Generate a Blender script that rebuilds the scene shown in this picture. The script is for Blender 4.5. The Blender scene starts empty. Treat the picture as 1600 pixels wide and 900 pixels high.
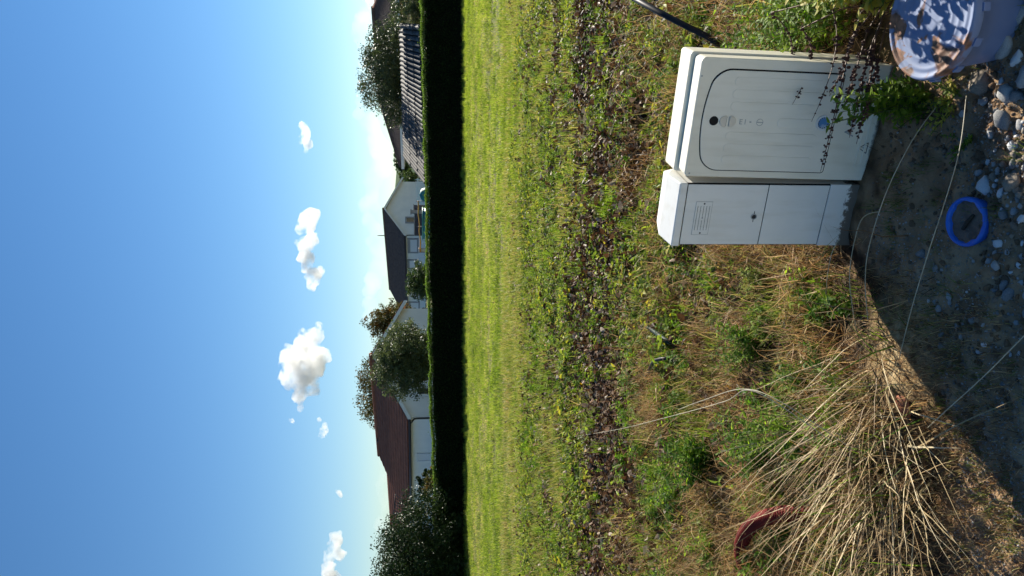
import bpy, math, random
import numpy as np
from mathutils import Vector, Matrix
random.seed(7); rng = np.random.default_rng(11)
S = bpy.context.scene
COL = S.collection
R = math.radians

# ------------------------------------------------------------------ camera (portrait photo stored on its side)
F, EYE = 1209.0, 1.65
PITCH = math.atan(145 / F); CP, SP = math.cos(PITCH), math.sin(PITCH)
cam = bpy.data.objects.new('camera', bpy.data.cameras.new('camera')); COL.objects.link(cam)
cam.data.sensor_fit = 'HORIZONTAL'; cam.data.sensor_width = 36; cam.data.lens = F / 1600 * 36
cam.data.clip_start = 0.05; cam.data.clip_end = 40000
fw, up, rt = Vector((0, CP, -SP)), Vector((0, SP, CP)), Vector((1, 0, 0))
cam.matrix_world = Matrix(((-up.x, rt.x, -fw.x, 0), (-up.y, rt.y, -fw.y, 0), (-up.z, rt.z, -fw.z, EYE), (0, 0, 0, 1)))
S.camera = cam

# ------------------------------------------------------------------ sky, sun, exposure
SUN_AZ, SUN_EL = R(41), R(28)      # to the right of straight ahead, above the horizon
W = bpy.data.worlds.new('World'); S.world = W; W.use_nodes = True
wn = W.node_tree.nodes; wl = W.node_tree.links
sky = wn.new('ShaderNodeTexSky'); sky.sky_type = 'NISHITA'; sky.sun_disc = False
sky.sun_elevation = SUN_EL; sky.sun_rotation = SUN_AZ
sky.air_density = 1.0; sky.dust_density = 0.0; sky.ozone_density = 3.6; sky.altitude = 100
hs_ = wn.new('ShaderNodeHueSaturation'); hs_.inputs['Saturation'].default_value = 1.17
wl.new(sky.outputs[0], hs_.inputs['Color']); wl.new(hs_.outputs[0], wn['Background'].inputs[0]); wn['Background'].inputs[1].default_value = 0.058
sun = bpy.data.objects.new('sun', bpy.data.lights.new('sun', 'SUN')); COL.objects.link(sun)
sun.data.energy = 5.0; sun.data.angle = R(0.5); sun.data.color = (1, .93, .80)
sd = Vector((math.sin(SUN_AZ) * math.cos(SUN_EL), math.cos(SUN_AZ) * math.cos(SUN_EL), math.sin(SUN_EL)))
sun.rotation_euler = sd.to_track_quat('Z', 'Y').to_euler()
vs = S.view_settings; vs.view_transform = 'Standard'; vs.look = 'None'; vs.gamma = 1; vs.exposure = 1.1; vs.use_curve_mapping = False
S.render.engine = 'CYCLES'
cy = S.cycles
cy.use_denoising = True
try: cy.denoiser = 'OPENIMAGEDENOISE'
except Exception: pass
cy.max_bounces = 8; cy.diffuse_bounces = 2; cy.glossy_bounces = 2; cy.transmission_bounces = 4
cy.transparent_max_bounces = 8; cy.volume_bounces = 8; cy.sample_clamp_indirect = 6
cy.use_adaptive_sampling = True; cy.adaptive_threshold = 0.03

# ------------------------------------------------------------------ helpers
def ray(px, py):
    u, v = (450 - py) / F, (px - 800) / F
    return u, CP - SP * v, -SP - CP * v
def at(px, py, Y):                     # the point of the place seen at that pixel, Y metres ahead
    dx, dy, dz = ray(px, py); t = Y / dy
    return Vector((dx * t, Y, EYE + dz * t))
def on(px, py, z=0.0):                 # the same at height z
    dx, dy, dz = ray(px, py); t = (z - EYE) / dz
    return Vector((dx * t, dy * t, z))

def hash2(i, j, s):
    n = (i.astype(np.int64) * 374761393 + j.astype(np.int64) * 668265263 + s * 974634541) & 0x7fffffff
    n = ((n ^ (n >> 13)) * 1274126177) & 0x7fffffff
    return ((n ^ (n >> 16)) & 0xffff) / 65535.0
def vnoise(x, y, s=0):                 # value noise in [-1, 1]
    x = np.asarray(x, float); y = np.asarray(y, float)
    i, j = np.floor(x), np.floor(y); a, b = x - i, y - j
    a = a * a * (3 - 2 * a); b = b * b * (3 - 2 * b)
    v = (hash2(i, j, s) * (1 - a) + hash2(i + 1, j, s) * a) * (1 - b) + (hash2(i, j + 1, s) * (1 - a) + hash2(i + 1, j + 1, s) * a) * b
    return v * 2 - 1
def sstep(a, b, x):
    t = np.clip((x - a) / (b - a), 0, 1); return t * t * (3 - 2 * t)

def edge_y(x):                         # where the verge ends and the bare soil begins (distance ahead)
    return np.interp(x, [-3, -1.1, -.75, -.42, -.1, .1, .4, .8, 1.3, 4], [2.30, 2.28, 2.27, 2.28, 2.42, 2.75, 2.66, 2.55, 2.5, 2.5])
def height(x, y):
    x = np.asarray(x, float); y = np.asarray(y, float)
    near = 1 - sstep(5, 12, y)
    h = .80 * sstep(48, 80, y)
    h = h + near * (.026 * vnoise(x * 2.6, y * 2.6, 1) + .014 * vnoise(x * 8, y * 8, 2) + .007 * vnoise(x * 24, y * 24, 3))
    h = h + (1 - near) * (1 - sstep(40, 60, y)) * .035 * vnoise(x * .9, y * .9, 4)
    h = h + .055 * np.exp(-(((x + .62) / .36) ** 2 + ((y - 2.72) / .33) ** 2))
    h = h - .03 * (1 - sstep(0, .25, y - edge_y(x)))
    h = h + (1 - sstep(-.1, .1, y - edge_y(x))) * (.009 * vnoise(x * 42, y * 42, 5) + .007 * vnoise(x * 19, y * 19, 6))
    return h
def hz(x, y): return float(height(x, y))

def tag(o, label=None, cat=None, group=None, kind=None):
    for k, v in (('label', label), ('category', cat), ('group', group), ('kind', kind)):
        if v: o[k] = v
    return o
def empty(name, loc=(0, 0, 0), rz=0.0, label=None, cat=None, group=None):
    o = bpy.data.objects.new(name, None); COL.objects.link(o)
    o.location = loc; o.rotation_euler = (0, 0, rz); o.empty_display_size = .1
    return tag(o, label, cat, group)
def link(name, me, parent=None, loc=None, rot=None):
    o = bpy.data.objects.new(name, me); COL.objects.link(o)
    if parent: o.parent = parent
    if loc is not None: o.location = loc
    if rot is not None: o.rotation_euler = rot
    return o

def np_mesh(name, V, Fc, mat, tint=None, smooth=False):
    """V (n,3); Fc (m,k) with k = 3 or 4; tint (n,) float attribute"""
    V = np.asarray(V, np.float32); Fc = np.asarray(Fc, np.int32)
    me = bpy.data.meshes.new(name); k = Fc.shape[1]
    me.vertices.add(len(V)); me.vertices.foreach_set('co', V.ravel())
    me.loops.add(Fc.size); me.loops.foreach_set('vertex_index', Fc.ravel())
    me.polygons.add(len(Fc)); me.polygons.foreach_set('loop_start', np.arange(0, Fc.size, k, dtype=np.int32))
    try: me.polygons.foreach_set('loop_total', np.full(len(Fc), k, np.int32))
    except Exception: pass
    me.update(calc_edges=True)
    if smooth: me.polygons.foreach_set('use_smooth', np.ones(len(Fc), bool))
    if tint is not None:
        a = me.attributes.new('tint', 'FLOAT', 'POINT'); a.data.foreach_set('value', np.asarray(tint, np.float32))
    if mat: me.materials.append(mat)
    return me

class MB:
    def __init__(s): s.v = []; s.f = []; s.m = []; s.sm = []
    def add(s, vs_, fs, mi=0, smooth=False):
        o = len(s.v); s.v += [tuple(p) for p in vs_]
        for f in fs: s.f.append(tuple(i + o for i in f)); s.m.append(mi); s.sm.append(smooth)
        return s
    def box(s, a, b, mi=0):
        (x0, y0, z0), (x1, y1, z1) = a, b
        return s.add([(x0, y0, z0), (x1, y0, z0), (x1, y1, z0), (x0, y1, z0), (x0, y0, z1), (x1, y0, z1), (x1, y1, z1), (x0, y1, z1)],
              [(3, 2, 1, 0), (4, 5, 6, 7), (0, 1, 5, 4), (1, 2, 6, 5), (2, 3, 7, 6), (3, 0, 4, 7)], mi)
    def tube(s, pts, r, n=8, mi=0, cap=True):
        pts = [Vector(p) for p in pts]; rs = r if hasattr(r, '__len__') else [r] * len(pts)
        vs_, fs = [], []; ref = None
        for i, p in enumerate(pts):
            t = (pts[min(i + 1, len(pts) - 1)] - pts[max(i - 1, 0)]).normalized()
            if ref is None: ref = Vector((0, 0, 1)) if abs(t.z) < .9 else Vector((1, 0, 0))
            a = (ref - t * ref.dot(t)).normalized(); b = t.cross(a); ref = a
            for k in range(n):
                th = 2 * math.pi * k / n; vs_.append(p + (a * math.cos(th) + b * math.sin(th)) * rs[i])
        for i in range(len(pts) - 1):
            for k in range(n): fs.append((i * n + k, i * n + (k + 1) % n, (i + 1) * n + (k + 1) % n, (i + 1) * n + k))
        if cap: fs += [tuple(range(n))[::-1], tuple((len(pts) - 1) * n + k for k in range(n))]
        return s.add(vs_, fs, mi, True)
    def lathe(s, prof, n=32, mi=0, c=(0, 0, 0), wob=None):
        vs_, fs = [], []
        for (r, z) in prof:
            for k in range(n):
                th = 2 * math.pi * k / n; w = wob(th, z) if wob else 1
                vs_.append((c[0] + r * w * math.cos(th), c[1] + r * w * math.sin(th), c[2] + z))
        for i in range(len(prof) - 1):
            for k in range(n): fs.append((i * n + k, i * n + (k + 1) % n, (i + 1) * n + (k + 1) % n, (i + 1) * n + k))
        return s.add(vs_, fs, mi, True)
    def prism(s, poly, y0, y1, mi=0):      # outline in (x, z), extruded along y
        n = len(poly)
        vs_ = [(x, y0, z) for x, z in poly] + [(x, y1, z) for x, z in poly]
        fs = [tuple(range(n)), tuple(range(2 * n - 1, n - 1, -1))] + [((i + 1) % n, i, n + i, n + (i + 1) % n) for i in range(n)]
        return s.add(vs_, fs, mi)
    def build(s, name, mats, parent=None, bevel=0, loc=None, rot=None):
        me = bpy.data.meshes.new(name); me.from_pydata(s.v, [], s.f)
        mats = mats if isinstance(mats, (list, tuple)) else [mats]
        for m in mats: me.materials.append(m)
        me.polygons.foreach_set('material_index', s.m); me.polygons.foreach_set('use_smooth', s.sm); me.update()
        o = link(name, me, parent, loc, rot)
        if bevel:
            b = o.modifiers.new('bevel', 'BEVEL'); b.width = bevel; b.segments = 2; b.limit_method = 'ANGLE'; b.angle_limit = R(40)
        return o

# ------------------------------------------------------------------ materials
def newmat(name):
    m = bpy.data.materials.new(name); m.use_nodes = True
    return m, m.node_tree.nodes, m.node_tree.links, m.node_tree.nodes['Principled BSDF']
def ramp(N, stops):
    r = N.new('ShaderNodeValToRGB'); e = r.color_ramp.elements
    while len(e) < len(stops): e.new(.5)
    for i, (p, c) in enumerate(stops): e[i].position = p; e[i].color = (*c, 1)
    return r
def veg(name, stops, trans=.35, spec=.35, rough=.45, patch=None, var=.25, shift=0.0):
    m, N, L, P = newmat(name)
    a = N.new('ShaderNodeAttribute'); a.attribute_name = 'tint'
    oi = N.new('ShaderNodeObjectInfo')
    v = N.new('ShaderNodeMath'); v.operation = 'MULTIPLY_ADD'; v.inputs[1].default_value = var; L.new(oi.outputs['Random'], v.inputs[0])
    sub = N.new('ShaderNodeMath'); sub.operation = 'ADD'; sub.inputs[1].default_value = -var / 2 + shift; L.new(a.outputs['Fac'], sub.inputs[0])
    L.new(sub.outputs[0], v.inputs[2]); fac = v.outputs[0]
    if patch:
        g = N.new('ShaderNodeNewGeometry'); mp = N.new('ShaderNodeMapping'); mp.inputs['Scale'].default_value = patch[0]
        L.new(g.outputs['Position'], mp.inputs[0])
        nz = N.new('ShaderNodeTexNoise'); nz.inputs['Scale'].default_value = 1; nz.inputs['Detail'].default_value = 4; L.new(mp.outputs[0], nz.inputs['Vector'])
        k = N.new('ShaderNodeMath'); k.operation = 'MULTIPLY_ADD'; k.inputs[1].default_value = patch[1]; L.new(nz.outputs[0], k.inputs[0])
        s2 = N.new('ShaderNodeMath'); s2.operation = 'ADD'; s2.inputs[1].default_value = -patch[1] / 2; L.new(fac, s2.inputs[0]); L.new(s2.outputs[0], k.inputs[2]); fac = k.outputs[0]
    r = ramp(N, stops); L.new(fac, r.inputs[0])
    L.new(r.outputs[0], P.inputs['Base Color']); P.inputs['Roughness'].default_value = rough; P.inputs['Specular IOR Level'].default_value = spec
    t = N.new('ShaderNodeBsdfTranslucent'); hs = N.new('ShaderNodeHueSaturation'); hs.inputs['Value'].default_value = 1.45; hs.inputs['Saturation'].default_value = 1.1
    L.new(r.outputs[0], hs.inputs['Color']); L.new(hs.outputs[0], t.inputs[0])
    mx = N.new('ShaderNodeMixShader'); mx.inputs[0].default_value = trans
    L.new(P.outputs[0], mx.inputs[1]); L.new(t.outputs[0], mx.inputs[2]); L.new(mx.outputs[0], N['Material Output'].inputs[0])
    return m
def solid(name, c1, c2=None, scale=8, rough=.6, spec=.4, bump=0, bscale=40, metal=0, stretch=(1, 1, 1), detail=5, lo=.35, hi=.65, coord='Object'):
    m, N, L, P = newmat(name)
    P.inputs['Roughness'].default_value = rough; P.inputs['Specular IOR Level'].default_value = spec; P.inputs['Metallic'].default_value = metal
    tc = N.new('ShaderNodeTexCoord'); mp = N.new('ShaderNodeMapping'); mp.inputs['Scale'].default_value = stretch; L.new(tc.outputs[coord], mp.inputs[0])
    nz = N.new('ShaderNodeTexNoise'); nz.inputs['Scale'].default_value = scale; nz.inputs['Detail'].default_value = detail; L.new(mp.outputs[0], nz.inputs['Vector'])
    r = ramp(N, [(lo, c1), (hi, c2 or c1)]); L.new(nz.outputs[0], r.inputs[0]); L.new(r.outputs[0], P.inputs['Base Color'])
    if bump:
        n2 = N.new('ShaderNodeTexNoise'); n2.inputs['Scale'].default_value = bscale; n2.inputs['Detail'].default_value = 4; L.new(mp.outputs[0], n2.inputs['Vector'])
        b = N.new('ShaderNodeBump'); b.inputs['Strength'].default_value = bump; b.inputs['Distance'].default_value = .02; L.new(n2.outputs[0], b.inputs['Height']); L.new(b.outputs[0], P.inputs['Normal'])
    return m

# ------------------------------------------------------------------ clouds and far hills
def cloud_mat(name, dens, scale, thr=.42):
    m = bpy.data.materials.new(name); m.use_nodes = True; N = m.node_tree.nodes; L = m.node_tree.links
    N.remove(N['Principled BSDF'])
    v = N.new('ShaderNodeVolumePrincipled'); v.inputs['Color'].default_value = (.90, .90, .90, 1); v.inputs['Density'].default_value = dens; v.inputs['Anisotropy'].default_value = .35
    if scale:
        tc = N.new('ShaderNodeTexCoord'); nz = N.new('ShaderNodeTexNoise'); nz.inputs['Scale'].default_value = scale; nz.inputs['Detail'].default_value = 5; nz.inputs['Roughness'].default_value = .62
        L.new(tc.outputs['Object'], nz.inputs['Vector'])
        mr = N.new('ShaderNodeMapRange'); mr.inputs[1].default_value = thr; mr.inputs[2].default_value = thr + .22; mr.inputs[3].default_value = 0; mr.inputs[4].default_value = dens; L.new(nz.outputs[0], mr.inputs[0]); L.new(mr.outputs[0], v.inputs['Density'])
    L.new(v.outputs[0], N['Material Output'].inputs['Volume'])
    return m
M_cloud = cloud_mat('cloud_vapour', .06, .022, .40)
M_thin = cloud_mat('thin_cloud_vapour', .0022, .0016, .40)
def ico(sub):
    import bmesh
    bm = bmesh.new(); bmesh.ops.create_icosphere(bm, subdivisions=sub, radius=1)
    V = np.array([v.co[:] for v in bm.verts]); Fc = np.array([[v.index for v in f.verts] for f in bm.faces]); bm.free()
    return V, Fc
ICO1, ICO2, ICO3 = ico(1), ico(2), ico(3)
def cloud(label, blobs, Y, mat, seed, vox, jitter=9, flat=1.0, deep=.8, lob=.38):
    """blobs: (px, py, radius in px); each blob breaks into smaller lobes, joined by a voxel remesh"""
    r = np.random.default_rng(seed); s = Y / F; V = []; Fc = []; o = 0
    c0 = at(blobs[0][0], blobs[0][1], Y)
    for (px, py, rad) in blobs:
        c = at(px, py, Y); c.y += r.normal() * rad * s * .4
        parts = [(np.array(c), rad * s * .86)]
        for _ in range(jitter):
            d = r.normal(size=3); d /= np.linalg.norm(d); d[2] = abs(d[2]) * .9 if r.random() < .7 else d[2] * flat
            rr = rad * s * r.uniform(lob * .5, lob); parts.append((np.array(c) + d * rad * s * .78 * np.array([1, deep, 1]), rr))
        for (p, q) in parts:
            v, f = ICO2; V.append(v * q * np.array([1, deep, r.uniform(.8, 1)]) + (p - np.array(c0))); Fc.append(f + o); o += len(v)
    me = np_mesh('cloud', np.vstack(V), np.vstack(Fc), mat)
    ob = link('cloud', me, loc=c0); tag(ob, label, 'cloud', kind=None, group='clouds in the sky')
    m = ob.modifiers.new('union', 'REMESH'); m.mode = 'VOXEL'; m.voxel_size = vox
    t = bpy.data.textures.new('puff', 'CLOUDS'); t.noise_scale = vox * 6; t.noise_depth = 4
    d = ob.modifiers.new('puff', 'DISPLACE'); d.texture = t; d.strength = vox * 4.2; d.mid_level = .5; d.texture_coords = 'LOCAL'
    return ob
cloud('largest white cloud, rounded with a grey hollow and a thin tail', [(470, 570, 33), (455, 560, 22), (452, 590, 22), (480, 600, 25), (488, 558, 26), (482, 535, 24), (494, 575, 18), (494, 525, 15), (500, 508, 8), (466, 622, 13), (470, 638, 8)], 2600, M_cloud, 3, 5)
cloud('elongated white cloud to the right of the largest one', [(482, 348, 19), (490, 338, 15), (470, 360, 11), (476, 382, 17), (486, 375, 14), (470, 402, 11), (484, 405, 13), (492, 432, 17), (500, 425, 10), (488, 447, 10), (480, 418, 11)], 2600, M_cloud, 4, 4.5)
cloud('small oval cloud highest on the right over the tiled roofs', [(478, 205, 10), (476, 215, 11), (482, 226, 9), (474, 198, 7), (479, 236, 5)], 2600, M_cloud, 5, 3.5)
cloud('small ragged cloud just below left of the largest cloud', [(506, 672, 9), (503, 680, 7), (499, 655, 5), (508, 665, 6)], 2600, M_cloud, 6, 3)
cloud('tiny cloud speck beside the largest cloud', [(456, 656, 5), (455, 659, 4)], 2600, M_cloud, 7, 2.5, 5)
cloud('tiny cloud low over the red brown roof', [(530, 769, 6), (532, 774, 4), (527, 768, 4)], 2600, M_cloud, 8, 2.5, 5)
cloud('white cloud at the left edge above the dark laurel bush', [(527, 840, 13), (522, 858, 14), (514, 872, 13), (530, 870, 12), (512, 892, 14), (520, 905, 18)], 2600, M_cloud, 9, 4)
def bank(label, blobs, seed):
    return cloud(label, blobs, 7000, M_thin, seed, 26, 8)
bk = np.random.default_rng(21)
bank('pale hazy cloud bank along the horizon above the gabled house', [(602 - 26 * abs(math.sin(p * .021 + 1)) + bk.uniform(-4, 4), p, bk.uniform(13, 24)) for p in range(190, 500, 19)], 31)
bank('pale hazy cloud bank above the tiled roofs on the right', [(585 - 22 * abs(math.sin(p * .03)) + bk.uniform(-4, 4), p, bk.uniform(12, 26)) for p in range(-30, 190, 17)], 32)
bank('low pale cloud bank above the red brown roof', [(602 - 8 * abs(math.sin(p * .06)) + bk.uniform(-2, 2), p, bk.uniform(6, 14)) for p in range(690, 830, 13)], 33)
bank('thin cloud wisp above the dark laurel bush on the left', [(597 + bk.uniform(-3, 3), p, bk.uniform(6, 10)) for p in range(850, 930, 12)], 34)

M_hill = solid('wooded_hill', (.075, .11, .075), (.12, .15, .09), .012, 1, 0, detail=6)
hx = np.linspace(-1500, 2200, 150); hyv = np.linspace(700, 1500, 30)
HX, HY = np.meshgrid(hx, hyv)
prof = np.sin(np.clip((HY - 700) / 800, 0, 1) * math.pi) ** .8
HZ = -2 + prof * (30 + 16 * vnoise(HX / 320, HY / 900, 8) + 7 * vnoise(HX / 90, HY / 120, 9) + np.clip(HX, 0, 800) * .022)
idx = np.arange(HX.size).reshape(HX.shape)
Q = np.stack([idx[:-1, :-1], idx[:-1, 1:], idx[1:, 1:], idx[1:, :-1]], -1).reshape(-1, 4)
tag(link('hills', np_mesh('hills', np.stack([HX, HY, HZ], -1).reshape(-1, 3), Q, M_hill, smooth=True)), 'low wooded hills on the horizon beyond the houses', 'hills', kind='structure')

# ------------------------------------------------------------------ the ground: one sheet
ys = np.concatenate([np.linspace(-14, 1.3, 24)[:-1], np.arange(1.3, 4.2, .014), 4.2 * (4000 / 4.2) ** (np.linspace(0, 1, 190))])
sx = np.concatenate([-np.geomspace(.36, 3.0, 26)[::-1], np.linspace(-.35, .35, 270), np.geomspace(.36, 3.0, 26)])
YY, SX = np.meshgrid(ys, sx, indexing='ij'); XX = SX * (np.maximum(YY, 0) + 1.5)
ZZ = height(XX, YY)
idx = np.arange(XX.size).reshape(XX.shape)
Q = np.stack([idx[:-1, :-1], idx[:-1, 1:], idx[1:, 1:], idx[1:, :-1]], -1).reshape(-1, 4)
gm = np_mesh('ground', np.stack([XX, YY, ZZ], -1).reshape(-1, 3), Q, None, smooth=True)
ed = YY - edge_y(XX) + .10 * vnoise(XX * 5, YY * 5, 12) + .05 * vnoise(XX * 17, YY * 17, 13)
a = gm.attributes.new('soil', 'FLOAT', 'POINT'); a.data.foreach_set('value', (1 - sstep(-.06, .06, ed)).astype(np.float32).ravel())
a = gm.attributes.new('field', 'FLOAT', 'POINT'); a.data.foreach_set('value', sstep(6.5, 11, YY + 1.4 * vnoise(XX * .8, YY * .8, 14)).astype(np.float32).ravel())
a = gm.attributes.new('sand', 'FLOAT', 'POINT'); a.data.foreach_set('value', np.clip(1.4 * np.exp(-(((XX + .22) / .17) ** 2 + ((YY - 2.50) / .15) ** 2)) + .35 * vnoise(XX * 14, YY * 14, 36) - .1, 0, 1).astype(np.float32).ravel())
a = gm.attributes.new('bounce_ground', 'FLOAT', 'POINT'); a.data.foreach_set('value', (1 - sstep(1.2, 1.75, YY + .15 * vnoise(XX * 3, YY * 3, 37))).astype(np.float32).ravel())  # pale unseen gravel behind the camera, added to bounce light onto the cabinets
def ground_mat():
    m, N, L, P = newmat('ground_soil_and_thatch'); P.inputs['Roughness'].default_value = .95; P.inputs['Specular IOR Level'].default_value = .15
    g = N.new('ShaderNodeNewGeometry')
    def noise(sc, det=5, vec=(1, 1, 1)):
        mp = N.new('ShaderNodeMapping'); mp.inputs['Scale'].default_value = vec; L.new(g.outputs['Position'], mp.inputs[0])
        n = N.new('ShaderNodeTexNoise'); n.inputs['Scale'].default_value = sc; n.inputs['Detail'].default_value = det; L.new(mp.outputs[0], n.inputs['Vector']); return n.outputs[0]
    def att(n): a = N.new('ShaderNodeAttribute'); a.attribute_name = n; return a.outputs['Fac']
    def mix(f, a, b):
        x = N.new('ShaderNodeMix'); x.data_type = 'RGBA'; L.new(f, x.inputs[0]); L.new(a, x.inputs[6]); L.new(b, x.inputs[7]); return x.outputs[2]
    def rp(src, st): r = ramp(N, st); L.new(src, r.inputs[0]); return r.outputs[0]
    soil = rp(noise(9, 8), [(.3, (.17, .10, .056)), (.5, (.29, .185, .105)), (.66, (.38, .26, .155)), (.8, (.46, .35, .23))])
    thatch = rp(noise(22, 8), [(.3, (.018, .012, .008)), (.48, (.055, .035, .02)), (.62, (.12, .075, .038)), (.78, (.24, .16, .08))])
    field = rp(noise(2.2, 7, (.6, 1.4, 1)), [(.32, (.05, .055, .016)), (.5, (.11, .12, .035)), (.7, (.24, .18, .085))])
    sandc = rp(noise(34, 7), [(.35, (.16, .10, .05)), (.5, (.34, .24, .12)), (.7, (.48, .37, .21))])
    c = mix(att('field'), thatch, field); c = mix(att('soil'), c, soil); c = mix(att('sand'), c, sandc)
    c = mix(att('bounce_ground'), c, rp(noise(40, 6), [(.35, (.34, .31, .26)), (.6, (.52, .48, .41))]))
    L.new(c, P.inputs['Base Color'])
    b = N.new('ShaderNodeBump'); b.inputs['Strength'].default_value = .7; b.inputs['Distance'].default_value = .015; L.new(noise(60, 6), b.inputs['Height']); L.new(b.outputs[0], P.inputs['Normal'])
    return m
gm.materials.append(ground_mat())
tag(link('ground', gm), 'field and verge ground with bare dark soil in front', 'ground', kind='structure')

# ------------------------------------------------------------------ houses beyond the hedge (all on one street grid)
DL = Vector((-.42, .907, 0)).normalized(); DG = Vector((DL.y, -DL.x, 0))     # along the ridges / across them
UP = Vector((0, 0, 1))
def hit(px, py, C, d):                 # where the sight line meets the upright plane through C along d
    dx, dy, dz = ray(px, py); n = Vector((d.y, -d.x, 0))
    t = C.dot(n) / (dx * n.x + dy * n.y)
    return Vector((dx * t, dy * t, EYE + dz * t))
def rel(mb, org):
    mb.v = [(p[0] - org[0], p[1] - org[1], p[2] - org[2]) for p in mb.v]; return mb
def obox(mb, o, ax, ay, x0, x1, y0, y1, z0, z1, mi=0):   # box on two horizontal axes
    P = lambda x, y, z: o + ax * x + ay * y + UP * z
    return mb.add([P(x0, y0, z0), P(x1, y0, z0), P(x1, y1, z0), P(x0, y1, z0), P(x0, y0, z1), P(x1, y0, z1), P(x1, y1, z1), P(x0, y1, z1)],
        [(3, 2, 1, 0), (4, 5, 6, 7), (0, 1, 5, 4), (1, 2, 6, 5), (2, 3, 7, 6), (3, 0, 4, 7)], mi)
def slope(mb, e0, e1, r0, r1, pitch=.3, course=.36, amp=.03, thick=.09):
    """tiled slope, eave e0-e1, ridge r0-r1: rolls across it and stepped courses up it"""
    Lw = max((e1 - e0).length, (r1 - r0).length); nu = max(4, int(Lw / pitch * 4)); Hs = max((r0 - e0).length, .3); nv = max(2, int(Hs / course))
    n = (e1 - e0).cross(r0 - e0).normalized()
    if n.z < 0: n = -n
    vs_, fs = [], []; rows = []
    for j in range(nv):
        for b in (0, 1): rows.append(((j + b) / nv, .028 if b == 0 else 0))
    for (v, st) in rows:
        for i in range(nu + 1):
            u = i / nu
            p = (e0 * (1 - u) + e1 * u) * (1 - v) + (r0 * (1 - u) + r1 * u) * v
            vs_.append(p + n * (amp * (1 + math.sin(u * Lw / pitch * 2 * math.pi)) * .5 + st))
    w = nu + 1
    for j in range(len(rows) - 1):
        for i in range(nu): fs.append((j * w + i, j * w + i + 1, (j + 1) * w + i + 1, (j + 1) * w + i))
    mb.add(vs_, fs)
    mb.add([e0 - n * thick, e1 - n * thick, r1 - n * thick, r0 - n * thick, e0, e1, r1, r0], [(0, 1, 2, 3), (0, 1, 5, 4), (1, 2, 6, 5), (2, 3, 7, 6), (3, 0, 4, 7)])
    return mb

M_white = solid('white_render_wall', (.74, .75, .74), (.80, .80, .78), 1.5, .9, .2, .15, 30)
M_cream = solid('ochre_render_wall', (.50, .38, .20), (.56, .44, .25), 1.2, .9, .2, .15, 30)
M_trim = solid('white_trim', (.70, .71, .70), None, 3, .5)
M_roofd = solid('dark_brown_tiles', (.10, .068, .055), (.17, .115, .09), 3.5, .85, .12, coord='Object', stretch=(1, 1, 1))
M_roofr = solid('red_brown_tiles', (.20, .075, .045), (.28, .11, .065), 2.5, .8, .15)
M_roofl = solid('orange_brown_tiles', (.16, .075, .045), (.22, .11, .07), 2.5, .75, .3)
M_tile = solid('grey_barrel_tile', (.045, .043, .042), (.10, .092, .085), 4, .7, .2)
M_frame = solid('grey_window_surround', (.26, .27, .29), None, 3, .6)
M_glass = solid('window_pane_dark', (.02, .025, .035), None, 3, .08, .8)
M_shut = solid('white_roller_shutter', (.66, .68, .71), None, 3, .6)
M_dark = solid('dark_metal', (.025, .025, .028), None, 3, .5)
M_pipe = solid('dark_downpipe', (.03, .03, .035), None, 3, .5)

def window(parent, org, C, d, out, px0, px1, py0, py1, inner, frame=.16, framemat=None, pane_in=.04):
    p0, p1 = hit(px1, py0, C, d), hit(px0, py1, C, d)
    a0, a1 = sorted(((p0 - C).dot(d), (p1 - C).dot(d))); z0, z1 = sorted((p0.z, p1.z))
    o = Vector((C.x, C.y, 0)); m = MB()
    f = min(frame, (a1 - a0) * .25)
    for (x0, x1, w0, w1) in ((a0, a0 + f, z0, z1), (a1 - f, a1, z0, z1), (a0 + f, a1 - f, z1 - f, z1), (a0 + f, a1 - f, z0, z0 + f * .6)):
        obox(m, o, d, out, x0, x1, .003, .07, w0, w1)
    w = rel(m, org).build('window', framemat or M_frame, parent)
    m = MB(); obox(m, o, d, out, a0 + f, a1 - f, .004, pane_in, z0 + f * .6, z1 - f)
    rel(m, org).build('pane', inner, w)
    return w

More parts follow.
